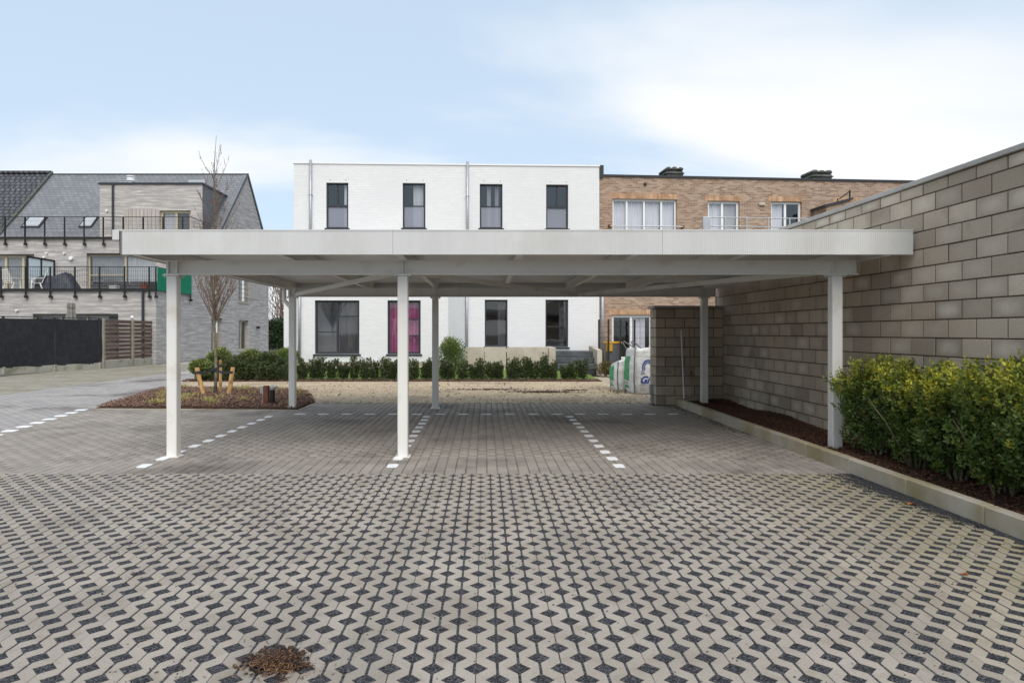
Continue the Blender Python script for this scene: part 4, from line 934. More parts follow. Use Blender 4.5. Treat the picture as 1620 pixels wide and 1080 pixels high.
    for a, b, top, bot in ((47, 76, 344.5, 361), (137, 157, 344, 361)):
        TL, TR = on_roof(a, top), on_roof(b, top); BR = Vector((TR.x, 0, 0)); B_ = on_roof(a, bot); TL2 = Vector((TL.x, B_.y, B_.z)); TR2 = Vector((TR.x, B_.y, B_.z))
        c = [TL, TR, TR2, TL2]; m = MB().add([p_+nr*.0 for p_ in c]+[p_+nr*.1 for p_ in c], [(4, 5, 6, 7), (0, 1, 5, 4), (1, 2, 6, 5), (2, 3, 7, 6), (3, 0, 4, 7)])
        sk = m.build('skylight', 'anthracite', rf); ce = (TL+TR2)/2; MB().add([ce+(p_-ce)*.82+nr*.105 for p_ in c], [(0, 1, 2, 3)]).build('pane', 'skylight_glass', sk)
    c0 = on_roof(318, 291.0); MB().bar(c0+Vector((-.7, 0, .1)), c0+Vector((.35, 0, .1)), .5, .22).build('roof_hatch', 'skylight_glass', rf)
    # dormer
    DL, DR, DT = px(158, YR), px(320.5, YR), pz(292, YR); bk = 37.5+(DT-6.35)/1.0093
    dops = [(px(253, YR), px(302, YR), Z2+.05, pz(333, YR))]
    mb = wall_open(MB(), DL, DR, Z2, DT, dops, .15, YR-.02); dm = mb.build('dormer', 'brick_grey', gh)
    for q in (DR, DL): MB().add([(q, YR-.02, Z2), (q, YR-.02, DT), (q, bk, DT)], [(0, 2, 1)]).build('dormer_cheek', 'slate_side', dm)
    MB().box(DL-.05, DR+.06, YR-.09, bk+.2, DT, DT+.1).build('dormer_roof', 'anthracite', dm)
    win(*dops[0], YR-.02, cols=(0, .5, 1), fw=.13, sill=False, curt=[(.02, .48, 'curtain_grey'), (.52, .98, 'curtain_dark')])
    for i in range(9):
        x0 = px(198, YR)+i*(dops[0][0]-px(198, YR))/9; MB().box(x0, x0+.2, YR-.06, YR-.025, Z2+.05, pz(332, YR)).build('cladding_board', 'wood_grey', gh)
    MB().tube([(px(180, YR), YR-.1, Z2), (px(180, YR), YR-.1, DT+.02)], .06, 8).build('downpipe', 'anthracite', gh)
    fx = px(207, 38.6); fl = MB().tube([(fx, 38.6, DT), (fx, 38.6, DT+.38)], .14, 12).tube([(fx, 38.6, DT+.38), (fx, 38.6, DT+.42), (fx, 38.6, DT+.62), (fx, 38.6, DT+.64)], [.14, .22, .22, .14], 12).tube([(fx, 38.6, DT+.66), (fx, 38.6, DT+.72)], .23, 12).build('flue', 'alu_white', gh, smooth=False)
    # railings: lower terrace, then roof terrace
    def railing(pts, zb, h, pl, n_mesh=.105):
        tr = MB(); wires = MB()
        for p, q in zip(pts, pts[1:]):
            p = Vector((*p, 0)); q = Vector((*q, 0)); L = (q-p).length; d = (q-p)/L
            tr.bar(p+Vector((0, 0, zb+h)), q+Vector((0, 0, zb+h)), .035, .03)
            n = int(L/n_mesh)
            for i in range(n): wires.bar(p+d*(i+.5)*n_mesh+Vector((0, 0, zb+.1)), p+d*(i+.5)*n_mesh+Vector((0, 0, zb+h-.02)), .008, .008, (0, 1, 0))
            for k in range(1, 5): wires.bar(p+Vector((0, 0, zb+.1+(h-.1)*k/5)), q+Vector((0, 0, zb+.1+(h-.1)*k/5)), .006, .006)
            MB().bar(p+Vector((0, 0, zb+.06)), q+Vector((0, 0, zb+.06)), .05, .10).build('edge_profile', 'black_metal', gh)
        r = tr.build('handrail', 'black_metal', gh); tag(wires.build('wire_mesh', 'black_metal', r), kind='stuff')
        for (x, y, dx, dy) in pl:
            m = MB().box(x-.028, x+.028, y-.028, y+.028, zb-.25, zb+h); m.box(x-.05-abs(dy)*0, x+.09, y-.05, y+.05, zb-.33, zb-.22); m.build('railing_post', 'black_metal', r)
    ry = GY-.10
    xs = [px(v, ry) for v in (1.5, 40.5, 79.5, 118.5, 157.5, 197, 236, 246.5)]
    railing([(-34, ry), (GX+.08, ry), (GX+.08, YB-.1)], Z1, 1.13, [(x, ry, 0, 0) for x in xs]+[(GX+.08, 32.4, 0, 0), (GX+.08, YB-.15, 0, 0), (px(-38, ry), ry, 0, 0), (px(-77, ry), ry, 0, 0)])
    r2 = YB-.10; xs = [px(v, r2) for v in (8, 39.5, 70.5, 102, 133, 163.5, 195, 226.5, 258, 289)]
    railing([(-34, r2), (GX+.08, r2), (GX+.08, YR+.3)], Z2, 1.15, [(x, r2, 0, 0) for x in xs]+[(GX+.08, 36, 0, 0)])
    MB().tube([(px(226.5, GY-.05), GY-.08, .0), (px(226.5, GY-.05), GY-.08, Z1)], .06, 8).build('downpipe', 'anthracite', gh)
    MB().add([(GX+.10, ry, Z1+.03), (GX+.10, YB-.1, Z1+.03), (GX+.10, YB-.1, Z1+1.1), (GX+.10, ry, Z1+1.1), (GX+.115, ry, Z1+.03), (GX+.115, YB-.1, Z1+.03), (GX+.115, YB-.1, Z1+1.1), (GX+.115, ry, Z1+1.1)], [(0, 1, 2, 3), (4, 5, 6, 7), (3, 2, 6, 7), (0, 4, 7, 3)]).build('green_privacy_screen', 'screen_green', gh)
    # frosted divider between two terraces
    dx = -22.62; m = MB()
    for a in (32.5, 33.5, 34.5): m.box(dx-.04, dx+.04, a-.04, a+.04, Z1+.05, 5.28)
    m.box(dx-.04, dx+.04, 32.5, 34.5, 5.2, 5.29); dv = m.build('divider_frame', 'black_metal', gh)
    for a in (32.55, 33.55): MB().box(dx-.01, dx+.01, a, a+.9, Z1+.1, 5.19).build('pane', 'glass_milky', dv)
    def dotlamp(p, q, Y, r): 
        MB().tube([(px(p, Y), Y-.12, pz(q, Y)), (px(p, Y), Y-.0, pz(q, Y))], r, 12).build('wall_fitting', 'alu_white', gh)
    dotlamp(75, 400.5, YB, .05); dotlamp(103, 400.5, YB, .05); dotlamp(113.5, 408.5, YB, .10); dotlamp(28, 491, GY, .05); dotlamp(170, 333.5, YR-.02, .06)
    dotlamp(71, 407, YB, .05); 
    MB().box(GX, GX+.2, 44.6, 44.75, 1.75, 1.9).build('wall_lamp', 'black_metal', gh)
grey_house()
# neighbouring house with dark pantiles
ph = thing('pantile_house', 'house with black pantile roof adjoining the slate-roofed residence', 'house', (-30, 42, 0))
def pantile_house():
    xr = -28.3; xl = -46.0; s = 1.0093; n_r = 19; mb = MB()
    ny = n_r*3+1; nx = 236
    L = 42.9-36.6; V = []; 
    for j in range(n_r*3+1):
        t = j/(n_r*3); k = (j % 3)/3.0 if j < n_r*3 else 0; y = 36.6+L*t; z = 5.45+s*L*t+.03
        zz = z+.08*(1-k)
        for i in range(nx+1):
            x = xl+(xr-xl)*i/nx; w_ = math.sin(x/.34*6.283); V.append((x, y, zz+.07*w_))
    F = [(j*(nx+1)+i, j*(nx+1)+i+1, (j+1)*(nx+1)+i+1, (j+1)*(nx+1)+i) for j in range(n_r*3) for i in range(nx)]
    me = fast_mesh('tiled_roof', np.array(V)-np.array(off(ph)), np.array(F)); link('tiled_roof', me, 'pantile', ph)
    MB().bar((xr+.06, 36.6, 5.5), (xr+.06, 42.9, 5.5+s*L+.05), .12, .16).build('verge', 'chimney_dark', ph); MB().bar((xl, 42.9, 5.5+s*L+.08), (xr+.05, 42.9, 5.5+s*L+.08), .25, .14).build('ridge', 'pantile', ph)
    MB().add([(xl, 37.6, 0), (xr-.02, 37.6, 0), (xr-.02, 37.6, 6.4), (xl, 37.6, 6.4), (xl, 48, 0), (xr-.02, 48, 0), (xr-.02, 48, 6.4), (xl, 48, 6.4), (xr-.02, 42.9, 11.6), (xl, 42.9, 11.6)], [(0, 1, 2, 3), (1, 5, 6, 8, 2), (4, 7, 6, 5), (7, 9, 8, 6), (0, 3, 9, 7, 4)]).build('wall', 'brick_grey', ph)
pantile_house()

# ---- things on the lower terrace
TZ = 3.50
def garden_chair(x, y, rz, label):
    t = thing('garden_chair', label, 'chair', (x, y, TZ), rz); P = 'plastic_white'
    def b(nm, *q): MB().box(*q).build(nm, P, t, local=True)
    for sx in (-1, 1):
        MB().bar((sx*.27, -.24, 0), (sx*.24, -.20, .62), .05, .05, (0, 1, 0)).build('leg', P, t, local=True); MB().bar((sx*.27, .28, 0), (sx*.23, .12, .45), .05, .05, (0, 1, 0)).build('leg', P, t, local=True)
        MB().bar((sx*.27, -.28, .64), (sx*.27, .28, .66), .06, .03).build('armrest', P, t, local=True)
    for i in range(6): b('seat_slat', -.23, .23, -.24+i*.08, -.24+i*.08+.065, .40, .425)
    for sx in (-1, 1): MB().bar((sx*.22, .20, .40), (sx*.20, .46, 1.08), .05, .03, (0, 1, 0)).build('back_upright', P, t, local=True)
    for i in range(7):
        z = .48+i*.085; y_ = .20+(z-.40)*.382; b('back_slat', -.20, .20, y_-.012, y_+.012, z, z+.065)
    b('cross_bar', -.24, .24, -.22, -.19, .14, .18)
garden_chair(px(19, 32.3), 32.3, R(170), 'white plastic garden chair with slatted back standing before the glazed terrace door')
garden_chair(px(63, 32.6), 32.4, R(-60), 'white plastic garden chair between the frosted divider and the dark tarpaulin')
def tarp():
    x0, x1 = px(66, 33), px(128, 33); mb = MB(); nx, ny = 26, 10
    prof = [(0, .0), (.03, .72), (.2, .82), (.42, .74), (.62, .92), (.74, .95), (.8, .78), (.9, .4), (1, .02)]
    for j in range(ny+1):
        v = j/ny
        for i in range(nx+1):
            u = i/nx; h = np.interp(u, [p_[0] for p_ in prof], [p_[1] for p_ in prof])*min(1, 4.5*min(v, 1-v)+.0)**.6
            mb.v.append((x0+(x1-x0)*u+random.uniform(-.02, .02), 32.3+1.1*v+random.uniform(-.02, .02), TZ+max(.0, h*1.02+random.uniform(-.035, .035)*(h > .1))))
    mb.f = [(j*(nx+1)+i, j*(nx+1)+i+1, (j+1)*(nx+1)+i+1, (j+1)*(nx+1)+i) for j in range(ny) for i in range(nx)]
    tag(mb.build('covered_furniture', 'tarp'), 'garden furniture under a crumpled black tarpaulin on the lower terrace', 'tarpaulin')
tarp()
def sofa(x0, x1, label, arm):
    t = thing('terrace_sofa', label, 'sofa', ((x0+x1)/2, 33.5, TZ)); R_ = 'rattan'
    MB().cbox(x0, x1, 33.0, 33.8, TZ+.02, TZ+.32, .02).build('base', R_, t); MB().cbox(x0, x1, 33.78, 33.95, TZ+.3, TZ+.62, .03).build('backrest', R_, t)
    MB().cbox(x0+.05, x1-.05, 33.0, 33.75, TZ+.321, TZ+.42, .03).build('cushion', 'curtain_dark', t)
    MB().cbox(x0 if arm < 0 else x1-.18, x0+.18 if arm < 0 else x1, 32.98, 33.9, TZ+.321, TZ+.56, .03).build('armrest', R_, t)
sofa(px(152, 33.5), px(197, 33.5), 'dark rattan sofa before the left half of the curtained terrace window', -1); sofa(px(200, 33.5), px(246, 33.5), 'dark rattan sofa before the right half of the curtained terrace window', 1)
t = thing('storage_cube', 'small pale storage cube with lid beside the rattan sofas', 'box', (px(181, 32.6), 32.6, TZ)); MB().cbox(px(176, 32.6), px(187, 32.6), 32.4, 32.8, TZ, TZ+.26, .02).build('body', 'grey_box', t); MB().cbox(px(175.5, 32.6), px(187.5, 32.6), 32.38, 32.82, TZ+.261, TZ+.31, .015).build('lid', 'grey_box', t)
t = thing('flower_pot', 'terracotta flower pot with dry plant at the railing', 'flower pot', (px(229, 32), 32, TZ)); c = px(229, 32)
MB().tube([(c, 32, TZ), (c, 32, TZ+.28), (c, 32, TZ+.29), (c, 32, TZ+.33)], [.13, .19, .21, .21], 14).build('pot', 'terracotta', t, smooth=False)
leaves('plant', np.array([c, 32, TZ+.33])+RNG.normal(0, .08, (60, 3))*[1, 1, .5], RNG.normal(0, 1, (60, 3))+[0, 0, 1.5], .12, .03, 'leaf_mixed', t)
pu = thing('parasol', 'closed grey parasol rising behind the black screen fence', 'parasol', (px(112.5, 29.5), 29.5, 0)); c = px(112.5, 29.5)
MB().tube([(c, 29.5, 0), (c, 29.5, 2.9)], .025, 8).build('pole', 'alu_white', pu)
def parasol_canopy():
    mb = MB(); n = 24; lv = [(1.0, .16), (1.5, .22), (2.1, .20), (2.55, .12), (2.62, .15), (2.8, .13), (2.86, .04)]
    for z, r in lv:
        for k in range(n): a = 6.283*k/n; rr = r*(1+.22*math.cos(8*a)); mb.v.append((c+rr*math.cos(a), 29.5+rr*math.sin(a), z))
    for i in range(len(lv)-1):
        for k in range(n): mb.f.append((i*n+k, i*n+(k+1) % n, (i+1)*n+(k+1) % n, (i+1)*n+k))
    mb.build('folded_canopy', 'canvas_grey', pu)
parasol_canopy()

# ================================================================== fences on the left
sf = thing('screen_fence', 'fence covered with black screening cloth on a low concrete plinth', 'fence', (-16.6, 25.5, 0))
def screen_fence():
    A = Vector((-18.6, 20.6, 0)); B = Vector((-15.95, 27.35, 0)); d = B-A; L = d.length; d /= L; nr = Vector((d.y, -d.x, 0)); mb = MB(); n = 90; m = 8
    for j in range(m+1):
        for i in range(n+1):
            s = L*i/n; z = .24+1.79*j/m; q = A+d*s+nr*(.03+.022*math.sin(s*2.1)*math.sin(j*.5)+.012*math.sin(s*6+j)+random.uniform(-.006, .006)); mb.v.append((q.x, q.y, z-.02*math.sin(s*1.26)**2*(j == m)-(.03*math.sin(s*3)**2 if j == 0 else 0)))
    mb.f = [(j*(n+1)+i, j*(n+1)+i+1, (j+1)*(n+1)+i+1, (j+1)*(n+1)+i) for j in range(m) for i in range(n)]; mb.build('screening_cloth', 'screen_black', sf, smooth=True)
    MB().bar(A+Vector((0, 0, 2.08)), B+Vector((0, 0, 2.08)), .04, .03).build('top_rail', 'anthracite', sf)
    k = 0
    while k*1.9 < L:
        p = A+d*(L-.1-k*1.9); MB().box(p.x-.03, p.x+.03, p.y-.03, p.y+.03, 0, 2.1).build('post', 'anthracite', sf)
        q0 = p; q1 = A+d*max(0, L-.1-(k+1)*1.9+.02); MB().bar(q0+Vector((0, 0, .12)), q1+Vector((0, 0, .12)), .06, .25).build('plinth_panel', 'concrete_plinth', sf); k += 1
        MB().box(p.x-.06, p.x+.06, p.y-.06, p.y+.06, 0, .262).build('plinth_shoe', 'concrete_plinth', sf)
screen_fence()
wf = thing('slat_fence', 'brown woven slat fence panels between grey concrete posts', 'fence', (-15.9, 29, 0))
def slat_fence():
    P = [Vector((-15.93, 27.42, 0)), Vector((-15.80, 29.45, 0)), Vector((-15.68, 31.35, 0))]
    for p in P:
        MB().cbox(p.x-.07, p.x+.07, p.y-.07, p.y+.07, 0, 2.08, .015).build('concrete_post', 'concrete_post', wf)
    for a, b in zip(P, P[1:]):
        d = (b-a).normalized(); a2 = a+d*.07; b2 = b-d*.07; nr = Vector((d.y, -d.x, 0)); m = (a2+b2)/2
        for q0, q1 in ((a2, m-d*.005), (m+d*.005, b2)): MB().bar(q0+Vector((0, 0, .16)), q1+Vector((0, 0, .16)), .05, .30).build('plinth_panel', 'concrete_plinth', wf)
        for i in range(10):
            z = .41+i*.172; s = 1 if i % 2 else -1
            h = .145
            MB().bar(a2+Vector((0, 0, z)), m+nr*(.04*s)+Vector((0, 0, z)), .016, h).build('slat', 'wood_brown', wf); MB().bar(m+nr*(.04*s)+Vector((0, 0, z)), b2+Vector((0, 0, z)), .016, h).build('slat', 'wood_brown', wf)
        MB().bar(m+Vector((0, 0, .33)), m+Vector((0, 0, 2.04)), .05, .02, (0, 1, 0)).build('upright_batten', 'wood_brown', wf)
slat_fence()
bl = thing('globe_lamp', 'small white globe on the middle post of the brown fence', 'lamp', (-15.80, 29.45, 2.08))
def globe():
    mb = MB().tube([(-15.8, 29.45, 2.08), (-15.8, 29.45, 2.11)], .03, 10); mb.build('collar', 'anthracite', bl)
    MB().tube([(-15.8, 29.45, 2.10+.075-.075*math.cos(t)) for t in np.linspace(.15, 3.0, 8)], [.075*math.sin(t) for t in np.linspace(.15, 3.0, 8)], 14).build('globe', 'alu_white', bl, smooth=True)
globe()

# ================================================================== front garden of the white house
rw = thing('retaining_wall', 'low pale concrete retaining wall panels in front of the white house', 'wall', (.9, 22.5, 0))
RWY = 22.5
for a, b in ((735, 766), (766.3, 800.8), (801.8, 868)): MB().cbox(px(a, RWY)+.003, px(b, RWY)-.003, RWY, RWY+.12, .1, pz(549, RWY), .008).build('wall_panel', 'concrete', rw)
MB().cbox(px(868, RWY)+.003, px(879, RWY), RWY-.05, RWY+1.4, .1, pz(549.3, RWY), .008).build('return_panel', 'concrete', rw)
tr = tag(sheet('terrace', [(px(735, RWY), RWY+.12), (px(868, RWY), RWY+.12), (px(868, RWY), 24.3), (px(735, RWY), 24.3)], .80, 'bluestone'), kind='structure')
sp = thing('garden_steps', 'dark bluestone steps with pale concrete cheek leading up to the terrace', 'steps', (2.8, 22.5, 0))
for i in range(3):
    y0 = RWY-.1+i*.36; MB().cbox(px(879.5, RWY), px(942, RWY), y0, y0+(.39 if i < 2 else 1.1), .25+i*.2, .42+i*.2+.02, .01).build('tread', 'bluestone', sp)
    MB().box(px(879.5, RWY)+.01, px(942, RWY)-.01, y0+.02, y0+.4, .05, .249+i*.2).build('riser', 'anthracite', sp)
MB().add([(px(942.5, RWY), RWY-.3, .05), (px(950, RWY), RWY-.3, .05), (px(950, RWY), RWY+1.5, .05), (px(942.5, RWY), RWY+1.5, .05), (px(942.5, RWY), RWY-.3, .90), (px(950, RWY), RWY-.3, .90), (px(950, RWY), RWY+1.5, 1.02), (px(942.5, RWY), RWY+1.5, 1.02)],
    [(3, 2, 1, 0), (4, 5, 6, 7), (0, 1, 5, 4), (1, 2, 6, 5), (2, 3, 7, 6), (3, 0, 4, 7)]).build('cheek_wall', 'concrete', sp)
lk = thing('lawn_edging', 'thin pale concrete edge along the foot of the white house', 'edging', (-4, 22.3, .4)); MB().bar((-6.9, 22.30, .42), (-1.3, 22.52, .42), .08, .16).build('edge_slab', 'concrete', lk)

# ---- yew row
def ellip(n, shell=.55):
    d = unit(RNG.normal(size=(n, 3))); r = (shell**3+(1-shell**3)*RNG.uniform(0, 1, n))**(1/3); return d*r[:, None], d
def yew(x, y, h, r, n, label, group, z=.02):
    t = thing('yew_plant', label, 'yew', (x, y, z), 0, group)
    m = MB()
    for i in range(4):
        a = random.uniform(0, 6.28); m.tube([(x, y, z), (x+.3*r*math.cos(a), y+.3*r*math.sin(a), z+h*.4), (x+.5*r*math.cos(a), y+.5*r*math.sin(a), z+h*.85)], [.012, .008, .003], 5)
    m.build('stems', 'bark', t)
    ks = 9; sa = RNG.uniform(0, 6.283, ks); sr = r*np.sqrt(RNG.uniform(0, .75, ks)); sh = h*RNG.uniform(.55, 1.08, ks)*(1-.25*sr/r); idx = RNG.integers(0, ks, n)
    hh = RNG.uniform(0, 1, n)**.9; a = RNG.uniform(0, 6.283, n); rad = r*.42*(1-.72*hh)*np.sqrt(RNG.uniform(.05, 1, n))+.012
    P = np.stack([x+sr[idx]*np.cos(sa[idx])*(.35+.75*hh)+rad*np.cos(a), y+sr[idx]*np.sin(sa[idx])*(.35+.75*hh)+rad*np.sin(a), z+.04+hh*sh[idx]], 1)
    D = np.stack([np.cos(a)*.8, np.sin(a)*.8, np.full(n, .8)], 1)+RNG.normal(0, .45, (n, 3))
    leaves('foliage', P, D, RNG.uniform(.05, .10, n), RNG.uniform(.025, .045, n), 'leaf_yew', t, tip=(RNG.uniform(0, 1, n) < .12)*RNG.uniform(.2, .9, n)*(hh > .5))
xx = -6.35; cnt = 0
YG = 'small yew plants in the low row behind the gravel'; YLAB = 'small upright dark yew plant in the low row behind the gravel'
while xx < 3.42:
    yew(xx+random.uniform(-.05, .05), 20.6+random.uniform(-.06, .06), random.uniform(.55, .76), random.uniform(.17, .24), 1000, YLAB, YG)
    xx += random.choice([.26, .29, .32, .36]); cnt += 1
def shrub(name, label, cat, x, y, z, rx, ry, rz, n, mat, L, W, lumps=9, flat=.0, stems=True, group=None, tipf=.2, six=False):
    t = thing(name, label, cat, (x, y, z), 0, group)
    if stems:
        m = MB()
        for i in range(6):
            a = random.uniform(0, 6.28); m.tube([(x, y, z-.02), (x+.4*rx*math.cos(a), y+.4*ry*math.sin(a), z+rz*.9), (x+.7*rx*math.cos(a), y+.7*ry*math.sin(a), z+rz*1.5)], [.02, .012, .005], 5)
        m.build('stems', 'twig_brown', t)
    cs = []
    for i in range(lumps):
        d = unit(RNG.normal(size=3)); d[2] = abs(d[2])*.9-.25; cs.append((d*RNG.uniform(.35, .66), RNG.uniform(.36, .58)))
    cs.append((np.zeros(3), .72)); P = []; D = []; k = n//len(cs)
    for c, r in cs:
        p, d = ellip(k, .72); P.append(c+p*r); D.append(d)
    P = np.concatenate(P); D = np.concatenate(D); tip = ((P[:, 2] > .35) & (RNG.uniform(0, 1, len(P)) < tipf*2))*RNG.uniform(.2, 1, len(P))*np.clip(P[:, 2]+.2, 0, 1)
    W_ = np.stack([x+P[:, 0]*rx, y+P[:, 1]*ry, z+rz+P[:, 2]*rz], 1); k = W_[:, 2] > z+.02
    leaves('foliage', W_[k], (D+RNG.normal(0, .55, D.shape)+[0, 0, .35])[k], RNG.uniform(.7, 1.2, k.sum())*L, RNG.uniform(.7, 1.2, k.sum())*W, mat, t, tip=tip[k], six=six)
for i, (p, y, h, r, lab) in enumerate([(322, 20.4, .36, .45, 'low leafy evergreen shrub at the driveway end of the shrub group'), (350, 20.9, .54, .55, 'tall bushy evergreen shrub right behind the staked young tree'), (376, 20.6, .44, .5, 'evergreen shrub in the middle of the group behind the bark bed'),
        (400, 20.9, .55, .55, 'broad evergreen shrub in front of the grey house gable corner'), (423, 20.6, .50, .45, 'evergreen shrub between the shrub group and the clipped laurel')]):
    shrub('evergreen_shrub', lab, 'shrub', px(p, y), y, .0, r, r*.8, h, 4200, ('leaf_laurel', 'leaf_laurel', 'leaf_yew', 'leaf_laurel', 'leaf_yew')[i], .10, .045, group='evergreen shrubs behind the bark bed')
for p, h in ((318, .28), (340, .30), (362, .3), (388, .31), (412, .3), (432, .3), (447, .28)):
    yew(px(p, 20.35), 20.35, h*2.1, .24, 900, 'small upright dark yew plant at the foot of the evergreen shrubs', 'small yew plants under the evergreen shrubs')
shrub('clipped_bush', 'rounded light green bush behind the rear left carport post', 'bush', px(452, 22), 22, .25, .60, .55, .40, 4500, 'leaf_box', .06, .03)
shrub('clipped_bush', 'tall dome-shaped light green bush before the white house downpipe', 'bush', px(716.5, 21.7), 21.7, .10, .54, .52, .70, 6500, 'leaf_box', .05, .028, lumps=14, tipf=.3)
for p, y, r, h in ((958, 22.2, .35, .28), (975, 21.8, .4, .27), (990, 22.3, .38, .30)):
    shrub('border_shrub', 'low brownish green shrub in the border before the wire fence', 'shrub', px(p, y), y, .02, r, r, h, 1800, 'leaf_mixed', .06, .022, group='low shrubs before the wire fence')

# ---- mesh fence, bin, big bags
mf = thing('mesh_fence', 'dark welded mesh fence between the white house and the brick house garden', 'fence', (5.2, 23.3, 0))
def mesh_fence():
    Y = 23.3; top = pz(508, Y); wires = MB(); x0, x1 = px(947, Y), px(1075, Y)
    for p in (947.5, 962.5, 981.5, 1004, 1030, 1058): MB().box(px(p, Y)-.028, px(p, Y)+.028, Y-.028, Y+.028, 0, top+.06).build('post', 'black_metal', mf)
    for i in range(60):
        x = x0+i*.05; wires.box(x-.002, x+.002, Y+.032, Y+.036, .1, top)
    for i in range(10): wires.box(x0, x1, Y+.037, Y+.042, .1+i*(top-.1)/9, .106+i*(top-.1)/9)
    tag(wires.build('wire_mesh', 'black_metal', mf), kind='stuff')
mesh_fence()
bn = thing('wheelie_bin', 'grey wheelie bin with yellow lid behind the mesh fence', 'bin', (px(969, 23.7), 23.7, 0))
bx = px(969, 23.7); zt = pz(541, 23.7)
MB().add([(bx-.2, 23.5, .15), (bx+.2, 23.5, .15), (bx+.2, 23.9, .15), (bx-.2, 23.9, .15), (bx-.26, 23.45, zt-.06), (bx+.26, 23.45, zt-.06), (bx+.26, 23.97, zt-.06), (bx-.26, 23.97, zt-.06)], [(3, 2, 1, 0), (4, 5, 6, 7), (0, 1, 5, 4), (1, 2, 6, 5), (2, 3, 7, 6), (3, 0, 4, 7)]).build('body', 'bin_grey', bn)
MB().cbox(bx-.29, bx+.29, 23.42, 24.0, zt-.059, zt+.02, .02).build('lid', 'bin_yellow', bn)
MB().cbox(bx-.29, bx-.05, 23.40, 23.44, zt-.33, zt-.06, .01).build('front_label', 'bin_yellow', bn)
for s_ in (-1, 1): MB().tube([(bx+s_*.2, 23.95, .12), (bx+s_*.26, 23.95, .12)], .12, 14).build('wheel', 'black_metal', bn)
def text_mesh(name, body, size, mat, parent, mtx, shear=0, bold=0.0):
    cu = bpy.data.curves.new(name, 'FONT'); cu.body = body; cu.size = size; cu.shear = shear; cu.offset = bold; cu.resolution_u = 3
    tmp = bpy.data.objects.new(name, cu); COL.objects.link(tmp); dg = bpy.context.evaluated_depsgraph_get(); me = bpy.data.meshes.new_from_object(tmp.evaluated_get(dg)); bpy.data.objects.remove(tmp)
    me.materials.clear(); o = link(name, me, mat, parent); o.matrix_local = mtx; return o
